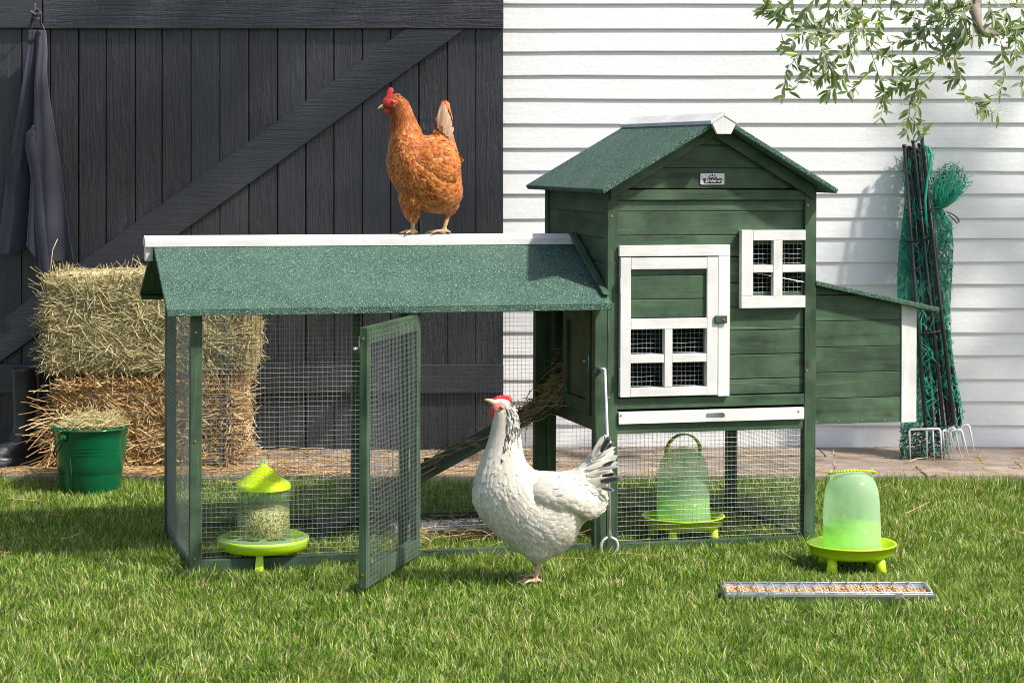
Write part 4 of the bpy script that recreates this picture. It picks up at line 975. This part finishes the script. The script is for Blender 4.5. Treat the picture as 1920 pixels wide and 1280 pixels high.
# straws fanning out from the bottom bale and one tall stalk on the hay
n = 64; o = np.array([W3(118, 0, 7.32).x, 7.31, .17]); ang = rng.uniform(2.7, 4.7, n)
D = nrm(np.stack([np.cos(ang)*.9, rng.normal(-.25, .25, n), np.sin(ang)*.8+.1], -1)); L_ = rng.uniform(.08, .18, n)
P = o+np.stack([rng.normal(0, .018, n), rng.normal(0, .02, n), rng.normal(0, .06, n)], -1)+D*L_[:, None]*.35; P[:, 2] = np.maximum(P[:, 2], .05+np.abs(D[:, 2])*L_*.5)
A, R = straws(n, P-np.array(t1.location), D, L_, rng.uniform(.0012, .0026, n), .3, 6); V, F = strand_arrays(A, R, 4); npmesh('loose_stalks', V, F, M['straw'], t1)
st = [W3(93, 520, 7.34), W3(96, 490, 7.33), W3(99, 468, 7.33), W3(108, 448, 7.34)]
MB().tube([p-t2.location for p in st], [.0018, .0016, .0014, .0009], 6).build('tall_stalk', M['hay'], t2, True)
# loose straw on the deck and grass
n = 1500
side = rng.uniform(0, 1, n); X_ = np.where(side < .45, rng.normal(-1.25, .36, n), np.where(side < .75, rng.uniform(-1.0, .1, n), rng.uniform(-.3, 2.2, n)))
Y_ = YD+rng.uniform(.0, .66, n)**1.0; Y_ = np.where((side < .3), YD+rng.uniform(-.02, .12, n), Y_)
keep = ~((side >= .75) & (rng.uniform(0, 1, n) < .45)); X_, Y_ = X_[keep], Y_[keep]; n = len(X_)
P = np.stack([X_, Y_, ZD+.003+rng.uniform(0, .012, n)*(np.abs(X_+1.2) < .5)], -1); a = rng.uniform(0, 6.28, n)
D = nrm(np.stack([np.cos(a)*1.4, np.sin(a), rng.normal(0, .04, n)], -1))
A, R = straws(n, P, D, rng.uniform(.04, .15, n), rng.uniform(.0008, .0019, n), .15, 4); V, F = strand_arrays(A, R, 3)
tag(npmesh('loose_straw', V, F, M['straw']), 'loose straw scattered over the grey deck boards and around the bales', 'straw', kind='stuff')
n = 110; X_ = rng.uniform(-1.9, 1.9, n); Y_ = rng.uniform(5.7, 7.15, n); a = rng.uniform(0, 6.28, n)
P = np.stack([X_, Y_, rng.uniform(.02, .045, n)], -1); D = nrm(np.stack([np.cos(a), np.sin(a), rng.normal(0, .15, n)], -1))
A, R = straws(n, P, D, rng.uniform(.03, .13, n), rng.uniform(.0007, .0014, n), .15, 4); V, F = strand_arrays(A, R, 3)
tag(npmesh('loose_straw', V, F, M['straw']), 'single pale straws fallen across the rear of the lawn', 'straw', kind='stuff')
# nesting straw spilling from the pop door onto the ramp (local coop space -> world)
n = 400; u = rng.uniform(0, 1, n)**1.3
loc = np.stack([1.17-u*.19, .47+rng.normal(0, .05, n), .385-u*.085+np.abs(rng.normal(0, 1, n))*.055*(1-u)**1.5+.005], -1)
D = nrm(np.stack([-1.+rng.normal(0, .45, n), rng.normal(0, .45, n), -.42+rng.normal(0, .35, n)], -1))
n2 = 34; u2 = rng.uniform(0, 1, n2); loc2 = np.stack([1.05-u2*.62, .47+rng.normal(0, .06, n2), .345-u2*.31+.012], -1); D2 = nrm(np.stack([-1+rng.normal(0, .6, n2), rng.normal(0, .6, n2), -.5+rng.normal(0, .15, n2)], -1))
n3 = 260; loc3 = np.stack([rng.uniform(.62, 1.08, n3), .33+rng.normal(0, .09, n3), rng.uniform(.02, .045, n3)], -1); D3 = nrm(rng.normal(0, 1, (n3, 3))*np.array([1, .8, .18]))
loc = np.concatenate([loc, loc2, loc3]); D = np.concatenate([D, D2, D3]); n = len(loc)
R3 = np.array(COOP.to_3x3()); T3 = np.array(COOP.translation)
A, R = straws(n, loc@R3.T+T3, D@R3.T, rng.uniform(.04, .13, n), rng.uniform(.0008, .0016, n), .3, 5); V, F = strand_arrays(A, R, 3)
tag(npmesh('nesting_straw', V, F, M['nest']), 'brown nesting straw spilling out of the pop door down the ramp', 'straw', kind='stuff')

# bucket
yk = YD-.14; xk = W3(170, 0, yk).x
bk = thing('bucket', 'glossy dark green metal bucket filled with hay beside the bales', 'bucket', (xk, yk, .0))
MB().lathe([(0, .004), (.092, .004), (.093, 0), (.095, .004), (.1085, .120), (.1100, .128), (.1135, .132), (.1105, .137), (.1110, .139), (.1145, .143), (.1115, .148), (.1120, .150), (.1155, .154), (.1130, .159), (.1215, .204), (.1245, .2055), (.1262, .209), (.1245, .2125), (.1215, .211), (.1195, .203), (.108, .10), (.0925, .008), (0, .008)], 72).build('pail', M['enamel'], bk, True)
for sg, aa in ((1, D2R(238)), (-1, D2R(58))):
    ca, sa = math.cos(aa), math.sin(aa); r = .118
    MB().tube([(r*ca, r*sa, .188), ((r+.010)*ca, (r+.010)*sa, .188)], [.013, .010], 16).build('ear', M['enamel'], bk, True)
MB().tube([(.0995*math.cos(D2R(246)), .0995*math.sin(D2R(246)), .02), (.1105*math.cos(D2R(246)), .1105*math.sin(D2R(246)), .125)], .0016, 6).build('seam', M['enamel'], bk, True)
b = MB(); e1 = Vector((.128*math.cos(D2R(238)), .128*math.sin(D2R(238)), .188)); e2 = Vector((.128*math.cos(D2R(58)), .128*math.sin(D2R(58)), .188)); mid = (e1+e2)/2; ax = (e2-e1).normalized(); dn = Vector((-.80, .1, -.62)).normalized(); dn = (dn-ax*dn.dot(ax)).normalized()
pts = [mid-ax*.130*math.cos(a)+dn*.135*math.sin(a) for a in [math.pi*k/26 for k in range(27)]]
b.tube(pts, .0027, 8); b.build('handle', M['enamel'], bk, True)
n = 480; r_ = np.sqrt(rng.uniform(0, 1, n))*.094; a = rng.uniform(0, 6.28, n)
P = np.stack([r_*np.cos(a), r_*np.sin(a), .208+.022*(1-(r_/.105)**2)+rng.uniform(-.004, .012, n)], -1); D = nrm(rng.normal(0, 1, (n, 3))*np.array([1.2, .8, .25])); P[:, 2] += np.abs(D[:, 2])*.03
A, R = straws(n, P, D, rng.uniform(.03, .11, n), rng.uniform(.0007, .0015, n), .35, 5); V, F = strand_arrays(A, R, 3)
o = npmesh('hay', V, F, M['hay']); o.location = (xk, yk, 0); tag(o, 'small heap of dry hay lying in the green bucket', 'hay', kind='stuff')
MB().lathe([(0, .198), (.09, .188), (.112, .170)], 30, (0, 0, 0)).build('hay_filling', M['hay'], bk, True)

# boots
def boot(label, px, Y, rz):
    t = thing('rubber_boot', label, 'boot', (W3(px, 0, Y).x, Y, ZD), rz, 'rubber boots by the barn door')
    # rings: (cx along foot, z, rx, ry, tilt)
    rg = [(.000, .325, .043, .037), (.000, .320, .0445, .0385), (.0, .312, .0445, .0385), (.0, .308, .043, .037), (.002, .25, .043, .037), (.002, .19, .040, .034), (.000, .14, .036, .032), (-.004, .105, .038, .032), (-.014, .080, .048, .033), (-.032, .062, .068, .036), (-.050, .045, .088, .0385), (-.060, .030, .100, .041), (-.062, .018, .104, .043), (-.062, .0175, .108, .046), (-.062, .000, .108, .046)]
    b = MB(); n = 32; v = []; f = []
    for (cx_, z, rx, ry) in rg:
        for j in range(n):
            a = 2*math.pi*j/n; c, s_ = math.cos(a), math.sin(a)
            toe = 1-.10*max(0, -c)**2 if z < .07 else 1
            up = .010*max(0, -c)**2 if z < .075 and z > .018 else 0
            v.append((cx_+rx*c, ry*s_*toe, z+up))
    k = len(rg)
    for i in range(k-1):
        for j in range(n): f.append((i*n+j, (i+1)*n+j, (i+1)*n+(j+1) % n, i*n+(j+1) % n))
    f.append(tuple((k-1)*n+j for j in range(n)))
    m0 = len(v)                                      # inner shaft
    for z, r in ((.325, .0395), (.20, .036), (.12, .03)):
        for j in range(n): a = 2*math.pi*j/n; v.append((r*math.cos(a), r*.86*math.sin(a), z))
    for j in range(n): f.append((j, (j+1) % n, m0+(j+1) % n, m0+j))
    for i in range(2):
        for j in range(n): f.append((m0+i*n+j, m0+i*n+(j+1) % n, m0+(i+1)*n+(j+1) % n, m0+(i+1)*n+j))
    f.append(tuple(m0+2*n+j for j in range(n)))
    b.add(v, f); b.build('boot_upper', M['black'], t, True)
    MB().prism([(-.062+.109*math.cos(a), .047*math.sin(a)) for a in [2*math.pi*k/32 for k in range(32)]], 'z', .0005, .009).build('sole', M['dark'], t)
boot('leftmost black rubber boot by the barn door, its shaft fully in view', 45, 7.47, D2R(38))
boot('second black rubber boot, partly hidden by straw and the bales', 88, 7.56, D2R(40))

# apron hanging on the barn door
ap = thing('apron', 'dark grey linen apron hanging in folds from the barn door hook', 'apron', W3(74, 50, 7.72))
AO = W3(74, 50, 7.72); k2 = .4065
Lf = [(52, 57), (50, 90), (44, 140), (36, 200), (24, 270), (10, 350), (0, 420), (-6, 470)]; Rt = [(85, 57), (87, 95), (86, 140), (92, 195), (104, 270), (116, 350), (127, 430), (137, 486)]
nu, nv = 90, 60; v = []; f = []
Lc = catmull(np.array(Lf), nv+1); Rc = catmull(np.array(Rt), nv+1)
for i in range(nv+1):
    t_ = i/nv
    for j in range(nu+1):
        u = j/nu; px = Lc[i][0]*(1-u)+Rc[i][0]*u; py = Lc[i][1]*(1-u)+Rc[i][1]*u
        split = 1/(1+math.exp(-(t_-.22)*22))
        dep = -.030*math.sin(u*math.pi)**.6*(.6+.6*t_)-.020*math.sin(u*9.5+t_*2.2+.5)*(.3+.9*t_)-.011*math.sin(u*21+t_*5)*(.2+t_)
        g = math.exp(-((u-(.40+.06*math.sin(t_*4)))/.045)**2); dep += .060*g*split*(.4+.6*t_)
        wv = 6*math.sin(u*8+1)*t_**3+(16*math.exp(-((u-.60)/.14)**2)-14*math.exp(-((u-.42)/.1)**2))*t_**5
        p = W3(px, py+wv, 7.72)-AO; v.append((p.x, dep+.01, p.z))
for i in range(nv):
    for j in range(nu): a = i*(nu+1)+j; f.append((a, a+nu+1, a+nu+2, a+1))
o = MB().add(v, f).build('apron_skirt', M['apron'], ap, True); md = o.modifiers.new('s', 'SOLIDIFY'); md.thickness = .0022
b = MB(); v = []; f = []                             # hanging tie
ctr = [(66, 235), (60, 262), (68, 320), (74, 380), (80, 440), (86, 500), (88, 518)]; cc = catmull(np.array(ctr), 30)
for i, (px, py) in enumerate(cc):
    w_ = [3, 9, 12][min(2, i//3)] if i < 9 else 11
    for s_ in (-1, 0, 1): p = W3(px+s_*w_*.9, py, 7.70)-AO; v.append((p.x, -.048-.004*math.sin(i*.4)+.004*abs(s_), p.z))
for i in range(29):
    for j in range(2): a = i*3+j; f.append((a, a+3, a+4, a+1))
o = MB().add(v, f).build('apron_tie', M['apron'], ap, True); md = o.modifiers.new('s', 'SOLIDIFY'); md.thickness = .002
b = MB()
def ap_(px, py, dy): p = W3(px, py, 7.70)-AO; return (p.x, dy, p.z)
b.tube([ap_(58, 56, -.02), ap_(60, 44, -.035), ap_(66, 26, -.045), ap_(74, 18, -.052), ap_(80, 28, -.05), ap_(78, 44, -.035), ap_(82, 56, -.02)], .0045, 7)
b.tube([ap_(62, 24, -.050), ap_(72, 30, -.062), ap_(80, 24, -.056), ap_(74, 20, -.048), ap_(64, 28, -.05), ap_(68, 38, -.055), ap_(78, 36, -.05)], .0055, 7)
b.build('neck_loop', M['apron'], ap, True)

# ------------------------------------------------------------------ rolled poultry netting with posts
nt_ = thing('rolled_net_fence', 'tied bundle of green poultry netting with black posts and steel spikes leaning on the wall', 'net fence', (W3(1755, 0, 7.58).x, 7.58, ZD))
NO = nt_.location.copy()
def Yl(py): return 7.56+(.29)*(1-(py-262)/(870-262))
def npt(cx_, cy_, dy=0.): px, py = 1500+cx_/1.969, 250+cy_/1.969; return W3(px, py, Yl(py)+dy)-NO
poles = [((385, 45), (464, 1090), -.012), ((403, 50), (488, 1085), .006), ((418, 28), (530, 1082), -.006), ((432, 62), (548, 1078), .012), ((449, 14), (568, 1076), -.014), ((474, 262), (592, 1080), .018), ((394, 60), (476, 1086), .022), ((441, 40), (557, 1080), .024), ((411, 55), (512, 1082), .020)]
for (a, c, dy) in poles:
    b = MB(); b.tube([npt(*a, dy), npt(*c, dy)], .0068, 12); o = b.build('fence_post', M['pole'], nt_, True)
    MB().tube([npt(a[0], a[1]-2, dy), npt(a[0]+.4, a[1]+8, dy)], .0082, 12).build('post_cap', M['pole'], o, True)
for (l, r, y0, y1, dy, lean) in ((402, 520, 1092, 1216, -.025, 6), (465, 492, 1090, 1214, -.02, 5), (545, 574, 1088, 1218, -.02, 26), (553, 600, 1096, 1208, -.03, 26), (592, 628, 1078, 1195, -.015, 20), (525, 541, 1094, 1216, -.012, 14)):
    b = MB(); p = [npt(l+lean, y1, dy), npt(l+2, y0+8, dy), npt(l+8, y0, dy), npt(r-8, y0-2, dy), npt(r-2, y0+6, dy), npt(r+lean, y1+2, dy)]
    b.tube(p, [.0012, .0040, .0040, .0040, .0040, .0012], 8); b.build('ground_spike', M['chrome'], nt_, True)
LB = np.array([(374, 60), (383, 150), (388, 240), (380, 320), (366, 430), (358, 560), (362, 700), (380, 850), (385, 960), (376, 1060), (372, 1130), (376, 1200)], float)
RB = np.array([(488, 60), (492, 150), (500, 240), (560, 330), (566, 420), (560, 540), (554, 640), (556, 740), (568, 850), (590, 960), (606, 1050), (560, 1130), (530, 1200)], float)
def bnd(B, y): return np.interp(y, B[:, 1], B[:, 0])
n = 190; k = 44; P = np.zeros((n, k, 3)); R = np.full((n, k), .0012)
for i in range(n):
    u = rng.uniform(0, 1); ys = np.linspace(rng.uniform(50, 330) if u < .55 else rng.uniform(235, 300), rng.uniform(900, 1185), k); ph = rng.uniform(0, 6.28); fr_ = rng.uniform(.02, .06); dy = rng.uniform(.0, .075)
    for j, y in enumerate(ys):
        l, r = bnd(LB, y), bnd(RB, y); pinch = 1
        uu = np.clip(u+.10*math.sin(y*fr_+ph)+.05*math.sin(y*fr_*2.7+ph*2)+rng.normal(0, .02), 0, 1); P[i, j] = npt(l+(r-l)*uu, y, dy+.012*math.sin(y*.05+ph)-.005)
V, F = strand_arrays(P, R, 3); npmesh('netting', V, F, M['net'], nt_)
# cross links of the mesh and the bunched top
n = 1150; y = rng.uniform(60, 1190, n); l, r = bnd(LB, y), bnd(RB, y); u = rng.uniform(0, 1, n); P = np.zeros((n, 5, 3))
for i in range(n):
    x = l[i]+(r[i]-l[i])*u[i]; dy = rng.uniform(-.006, .07); ang = rng.uniform(0, 6.28)
    for j in range(5): P[i, j] = npt(x+(j-2)*11*math.cos(ang)*.6+rng.normal(0, 1.5), y[i]+(j-2)*11*math.sin(ang)+rng.normal(0, 1.5), dy)
V, F = strand_arrays(P, np.full((n, 5), .0011), 3); npmesh('netting', V, F, M['net'], nt_)
n = 190; P = np.zeros((n, 24, 3))
for i in range(n):
    while True:
        ex_, ez_ = rng.uniform(-1, 1), rng.uniform(-1, 1)
        if ex_*ex_+ez_*ez_ < 1 and not (ex_ > .2 and ez_ > .55): break
    x1, z1 = 555+ex_*66+ez_*-8, 188+ez_*76; d0, d1 = rng.uniform(-.01, .02), rng.uniform(-.045, .055); w1, w2, ph = rng.uniform(4, 14), rng.uniform(-22, 22), rng.uniform(0, 6)
    for j in range(24):
        t_ = j/23; s_ = min(1, t_*1.5); cur = max(0, t_-.62)/.38
        x = 505+(x1-505)*s_**.8+w2*math.sin(s_*3.14)*.6+w1*math.sin(t_*9+ph)*t_+cur*rng.uniform(8, 14)*math.cos(ph); yv = 285+(z1-285)*s_**1.15+w1*math.cos(t_*8+ph)*t_*.8+cur*18*math.sin(ph)
        P[i, j] = npt(x, yv, d0+(d1-d0)*math.sin(s_*1.6))
V, F = strand_arrays(P, np.full((n, 24), .0011), 3); npmesh('netting_bunch', V, F, M['net'], nt_)
n = 640; ks = []
for i in range(n):
    if i < 150: a_ = rng.uniform(0, 6.28); q_ = math.sqrt(rng.uniform(.1, 1)); x, yv = 553+60*q_*math.cos(a_), 180+66*q_*math.sin(a_)
    elif i < 420: yv = rng.uniform(60, 1190); l, r = bnd(LB, yv), bnd(RB, yv); x = rng.choice([l+rng.uniform(0, 18), r-rng.uniform(0, 22), rng.uniform(l, r)])
    else: yv = rng.uniform(1060, 1200); x = rng.uniform(372, 525+(1200-yv)*.3)
    ks.append(npt(x, yv, rng.uniform(-.02, .05)))
ks = np.array(ks); d = nrm(rng.normal(0, 1, (n, 3))); P = ks[:, None]+d[:, None]*np.array([-.004, 0, .004])[None, :, None]
V, F = strand_arrays(P, np.tile(np.array([.0008, .0028, .0008]), (n, 1)), 5); npmesh('net_knots', V, F, M['dark'], nt_)
n = 170; P = np.zeros((n, 7, 3))
for i in range(n):
    yv = rng.uniform(1085, 1195); x = rng.uniform(374, 530); sl_ = rng.normal(-.25, .35); ln = rng.uniform(20, 70)
    for j in range(7): P[i, j] = npt(np.clip(x+(j-3)/6*ln, 370, 545)+rng.normal(0, 1.5), min(1204, yv+(j-3)/6*ln*sl_+rng.normal(0, 1.5)), rng.uniform(0, .006)+.03*((i % 5)/5))
V, F = strand_arrays(P, np.full((n, 7), .0011), 3); npmesh('bottom_netting', V, F, M['dark'], nt_)
for (yc, l, r) in ((276, 384, 545), (392, 390, 480), (500, 395, 440), (732, 430, 535)):
    b = MB(); pts = [npt((l+r)/2+(r-l)/2*math.cos(a), yc-8*math.cos(a)+4*math.sin(a), .020-.050*math.sin(a)) for a in [2*math.pi*k/28 for k in range(29)]]; b.tube(pts, .0024, 6, False); b.build('tie', M['dark'], nt_, True)
b = MB(); b.tube([npt(540, 290, -.03), npt(562, 298, -.035), npt(582, 312, -.03), npt(588, 326, -.03), npt(580, 332, -.03), npt(566, 316, -.03), npt(548, 300, -.03)], .0022, 6); b.build('tie', M['dark'], nt_, True)
b = MB(); b.tube([npt(470, 350, -.035), npt(466, 320, -.04), npt(462, 250, -.04), npt(470, 170, -.035), npt(480, 120, -.03), npt(486, 80, -.03), npt(476, 52, -.03), npt(458, 44, -.03), npt(470, 75, -.03), npt(477, 140, -.03)], .0044, 6); b.build('green_rope', M['net'], nt_, True)

# ------------------------------------------------------------------ olive tree reaching in from the upper right
ol = thing('olive_tree', 'olive tree branch hanging in front of the white wall at the upper right', 'olive tree', (3.5, 7.2, 0))
OO = Vector((3.5, 7.2, 0))
def OY(cx_, cy_): return 7.16+.13*math.sin(cx_*.0065+1)+.10*math.sin(cy_*.009+cx_*.002)
def op(cx_, cy_): px, py = 1400+cx_/3.692, cy_/3.692; return W3(px, py, OY(cx_, cy_))-OO
TW = [([(800, -160), (802, 60), (790, 140), (755, 190), (640, 235), (560, 240)], 5, 1), ([(800, 100), (805, 180), (830, 260), (880, 420), (935, 600), (946, 700), (925, 830)], 3, .55),
 ([(830, 270), (930, 370), (1010, 450), (1065, 560), (1085, 600)], 2.4, .45), ([(790, 150), (720, 280), (620, 400), (540, 520), (430, 570)], 2.4, .8), ([(785, 190), (740, 330), (700, 450), (640, 570), (560, 640)], 2.2, .7),
 ([(640, 235), (520, 200), (400, 175), (250, 130), (110, 60)], 2.8, 1.5), ([(460, 190), (390, 230), (330, 280), (290, 330), (240, 300)], 2, .9), ([(420, 250), (370, 370), (330, 420), (270, 500), (262, 600), (245, 690)], 2, .75),
 ([(610, -160), (560, 80), (490, 200), (520, 330), (560, 430), (600, 540)], 2.8, 1.5), ([(960, -160), (1000, 0), (1060, 90), (1150, 130), (1240, 250)], 2.4, .5), ([(1100, -100), (1150, 100), (1170, 200)], 1.8, .4), ([(1190, -100), (1165, 60), (1200, 130), (1250, 180)], 1.8, .5),
 ([(1480, -160), (1500, 60), (1560, 170), (1640, 230), (1740, 235)], 2.6, .6), ([(1730, 200), (1760, 300), (1770, 370), (1785, 500), (1770, 600), (1700, 700), (1640, 770)], 2.4, .75), ([(1390, 390), (1450, 540), (1520, 670), (1600, 740), (1740, 790)], 2.2, .8),
 ([(1560, 170), (1450, 300), (1300, 400), (1200, 480), (1090, 430)], 2.4, 1.3), ([(1260, 400), (1180, 540), (1060, 600), (950, 640)], 2.2, 1.1), ([(1310, 500), (1200, 600), (1140, 680), (1120, 800), (1110, 930)], 2, .9), ([(1180, 610), (1200, 700), (1160, 850), (1250, 940)], 1.6, 1.),
 ([(1640, 240), (1500, 260), (1350, 300), (1200, 290), (1090, 270), (960, 340)], 2.4, 1.3), ([(1770, 400), (1700, 480), (1600, 580)], 1.5, .1), ([(1890, -120), (1900, 100), (1896, 280)], 2, .8), ([(430, -120), (300, 20), (200, 90), (130, 30)], 2, 1.6),
 ([(880, -100), (900, 60), (925, 160), (860, 245)], 2, 1.2), ([(1490, -40), (1400, 120), (1260, 200), (1180, 220)], 2.2, 1.3), ([(1330, -60), (1360, 60), (1290, 110)], 2, 1.6), ([(1700, -60), (1680, 60), (1760, 160), (1870, 220)], 2, 1.2), ([(1850, -40), (1800, 80), (1860, 180), (1960, 160)], 2, 1.2),
 ([(500, -60), (430, 60), (360, 150)], 2, 1.8), ([(680, -60), (660, 40), (600, 120)], 2, 1.4), ([(760, -60), (720, 60), (690, 130)], 2, 1.2), ([(240, 620), (300, 640)], 1.2, .4), ([(560, 430), (460, 470), (400, 530)], 1.8, 1.3), ([(880, 450), (830, 520), (760, 600), (690, 640)], 1.8, 1.),
 ([(1930, 400), (1915, 520), (1900, 600)], 1.6, .6), ([(1600, -60), (1540, 60), (1430, 170), (1400, 260)], 2.2, 1.3), ([(1800, 240), (1860, 300), (1850, 400)], 1.6, 1.), ([(1420, 260), (1440, 400), (1480, 520), (1400, 560)], 1.8, 1.1), ([(1540, -100), (1470, 50), (1490, 150), (1530, 230)], 2, .8), ([(1260, -60), (1300, 40), (1380, 80), (1450, 60)], 2, 1.4)]
LFp = []; LFd = []; LFn = []; LFl = []
def leaves_on(path, dens, spread=1.0):
    L_ = sum((path[i+1]-path[i]).length for i in range(len(path)-1)); n = int(L_/.020*dens)+1
    for q in range(n):
        s_ = (q+rng.uniform(0, 1))/n; s_ = s_**.8; f_ = s_*(len(path)-1); i = min(int(f_), len(path)-2); p = path[i].lerp(path[i+1], f_-i); d = (path[i+1]-path[i]).normalized()
        for sgn in (-1, 1):
            o = d.orthogonal(); o.rotate(Matrix.Rotation(rng.uniform(0, 6.28), 3, d)); dr = (d*rng.uniform(.35, 1.1)+o*rng.uniform(.4, 1.)*spread+Vector((0, 0, rng.uniform(-.5, .15)))).normalized()
            nn_ = Vector(rng.normal(0, 1, 3)*np.array([.7, 1, .8])+np.array([0, -.6, .5])); nn_ = (nn_-dr*nn_.dot(dr)).normalized()
            LFp.append(p); LFd.append(dr); LFn.append(nn_); LFl.append(rng.uniform(.030, .052))
b = MB(); bx = MB()
for pts, r, dens in TW:
    pp = catmull(np.array([tuple(op(*p)) for p in pts]), 6*len(pts)); pp = [Vector(p) for p in pp]
    rr = [.00062*r*(1-.6*i/len(pp)) for i in range(len(pp))]; b.tube(pp, rr, 6); leaves_on(pp, dens*1.0)
# thick pruned limb in view and the unseen limbs that carry the rest
main = [op(1740, 180), op(1735, 225), op(1640, 230), op(1605, 190), op(1590, 100), op(1585, -40), Vector((-1.95, .02, 1.95)), Vector((-1.2, .03, 2.15)), Vector((-.5, .0, 1.85)), Vector((-.06, 0, 1.45))]
mm = [Vector(p) for p in catmull(np.array([tuple(p) for p in main[2:]]), 40)]
bx.tube(mm, [.0125+.026*(i/39)**1.4 for i in range(40)], 12); bx.tube([main[0], main[1], main[2], main[3]], [.005, .0115, .013, .0105], 12); bx.tube([main[1], op(1700, 235), op(1660, 230)], [.013, .014, .012], 12)
tr_ = [Vector((0, 0, -.05)), Vector((.02, .02, .4)), Vector((-.05, .0, .9)), Vector((-.08, 0, 1.35)), Vector((.0, .02, 1.9)), Vector((-.2, -.05, 2.6)), Vector((-.5, -.1, 3.3))]
bx.tube([Vector(p) for p in catmull(np.array([tuple(p) for p in tr_]), 36)], [.085-.055*(i/35) for i in range(36)], 14)
for e in ((-2.6, -.25, 3.1), (-3.4, -.3, 3.4), (-1.1, -.5, 3.2), (.7, .2, 2.9), (.5, -.5, 2.3)):
    s0 = Vector((-.05, 0, 1.7)); pp = [s0, s0.lerp(Vector(e), .4)+Vector((0, 0, .15)), Vector(e)]; bx.tube([Vector(p) for p in catmull(np.array([tuple(p) for p in pp]), 14)], [.028-.02*i/13 for i in range(14)], 8)
n_in = len(LFp)
for c in range(150):  # unseen crown sprays, positioned so their dappled shade falls on the barn door
    a = rng.uniform(0, 1); wx_ = rng.uniform(-.3, 1.15) if c < 105 else rng.uniform(3.2, 3.9); p0 = Vector((wx_-OO.x, rng.uniform(-.45, -.05), rng.uniform(2.25 if wx_ > .6 else 2.75, 3.5)))
    d = Vector((rng.normal(0, 1), rng.normal(0, .7), rng.normal(-.35, .5))).normalized()*rng.uniform(.18, .4); pp = [p0, p0+d*.5+Vector((0, 0, .03)), p0+d+Vector((0, 0, -.03))]
    if min(q.z for q in pp) < 1.80: continue
    b.tube(pp, [.003, .002, .001], 5); leaves_on([Vector(q) for q in catmull(np.array([tuple(x) for x in pp]), 8)], 1.6)
b.build('twig', M['twig'], ol, True); bx.build('limb', M['bark'], ol, True)
P = np.array(LFp); T = np.array(LFd); N = np.array(LFn); L_ = np.array(LFl); B = np.cross(N, T); n = len(P)
rows_ = np.array([0, .16, .45, .75, 1.]); wid = np.array([.10, .62, 1., .72, .06]); us = np.array([-1, 0, 1.])
s_ = rows_[None, :, None, None]; u = us[None, None, :, None]*1.35; w_ = wid[None, :, None, None]; L4 = L_[:, None, None, None]; cv_ = rng.uniform(-.1, .25, n)[:, None, None, None]
V = P[:, None, None]+T[:, None, None]*L4*(s_+.06)+B[:, None, None]*(L4*.108*w_*u)+N[:, None, None]*L4*(.045*np.abs(u)*w_-cv_*s_**2)
q = np.array([(r*3+c, r*3+c+1, r*3+c+4, r*3+c+3) for r in range(4) for c in range(2)]); F = ((np.arange(n)*15)[:, None, None]+q[None]).reshape(-1, 4)
npmesh('foliage', V.reshape(-1, 3), F, M['leaf'], ol, True)

# ------------------------------------------------------------------ lawn blades
ZONES = [(W3(1597, 0, yw).x, yw, .15, .13), (ft.location.x, ft.location.y, .15, .13), (W3(1281, 0, pw_.y).x, pw_.y, .15, .13)]
def blades(n, xs_, ys_, hmin, hmax, w0):
    hn = .5+.5*np.sin(xs_*3.1+np.sin(ys_*2.3)*2)*np.cos(ys_*4.3+xs_); hn2 = .5+.5*np.sin(xs_*11+ys_*7)*np.cos(ys_*13-xs_*5)
    h = (hmin+(hmax*1.25-hmin)*rng.beta(1.6, 2.2, n))*(.75+.3*hn+.22*hn2); fld = 3*np.sin(xs_*13+2*np.sin(ys_*9))+3*np.cos(ys_*15+2*np.sin(xs_*7+1)); h = h*(1+.55*np.clip((ys_-6.98)/.2, 0, 1)); az_ = fld+rng.normal(0, 1.1, n); lean = rng.uniform(.1, 1.05, n)
    flat_ = rng.uniform(0, 1, n) < .22; lean = np.where(flat_, rng.uniform(1., 1.7, n), lean)
    for zx, zy, ra, rb in ZONES: h = np.where(((xs_-zx)/ra)**2+((ys_-zy+.03)/rb)**2 < 1, h*.5, h)
    h = np.where((np.abs(xs_-tp.location.x) < .27) & (np.abs(ys_-tp.location.y) < .07), h*.3, h)
    dx, dy = np.cos(az_), np.sin(az_); tw_ = az_+np.pi/2+rng.normal(0, .8, n); wx, wy = np.cos(tw_), np.sin(tw_); w_ = w0*rng.uniform(.65, 1.3, n)
    V = np.zeros((n, 6, 3), np.float32)
    for r, (s_, wd) in enumerate(((0, 1.), (.55, .85), (1., .12))):
        hh = s_*h*np.cos(lean*s_*.75); off = s_*h*np.sin(lean*(.35+.65*s_))
        for c, sg in enumerate((-1, 1)):
            V[:, r*2+c, 0] = xs_+dx*off+sg*wx*w_*wd*.5; V[:, r*2+c, 1] = ys_+dy*off+sg*wy*w_*wd*.5; V[:, r*2+c, 2] = hh-.002
    F = ((np.arange(n)*6)[:, None, None]+np.array([(0, 1, 3, 2), (2, 3, 5, 4)])[None]).reshape(-1, 4)
    return V.reshape(-1, 3), F
NB = 270000
ys_ = 3.7+(YD+.005-3.7)*rng.uniform(0, 1, NB)**.92; xs_ = rng.uniform(-1, 1, NB)*(.235*ys_+.25)
V, F = blades(NB, xs_, ys_, .012, .032, .0029)
VA, FA = V, F
NB = 60000
ys_ = rng.uniform(2.2, YD, NB); xs_ = rng.uniform(-4, 4, NB); k = np.abs(xs_) > .235*ys_+.22; k |= ys_ < 3.7; xs_, ys_ = xs_[k], ys_[k]
V, F = blades(len(xs_), xs_, ys_, .018, .04, .005); V = np.concatenate([VA, V]); F = np.concatenate([FA, F+len(VA)])
tag(npmesh('grass', V, F, M['grass'], None, False), 'green lawn grass with pale dry blades covering the whole foreground', 'grass', kind='stuff')
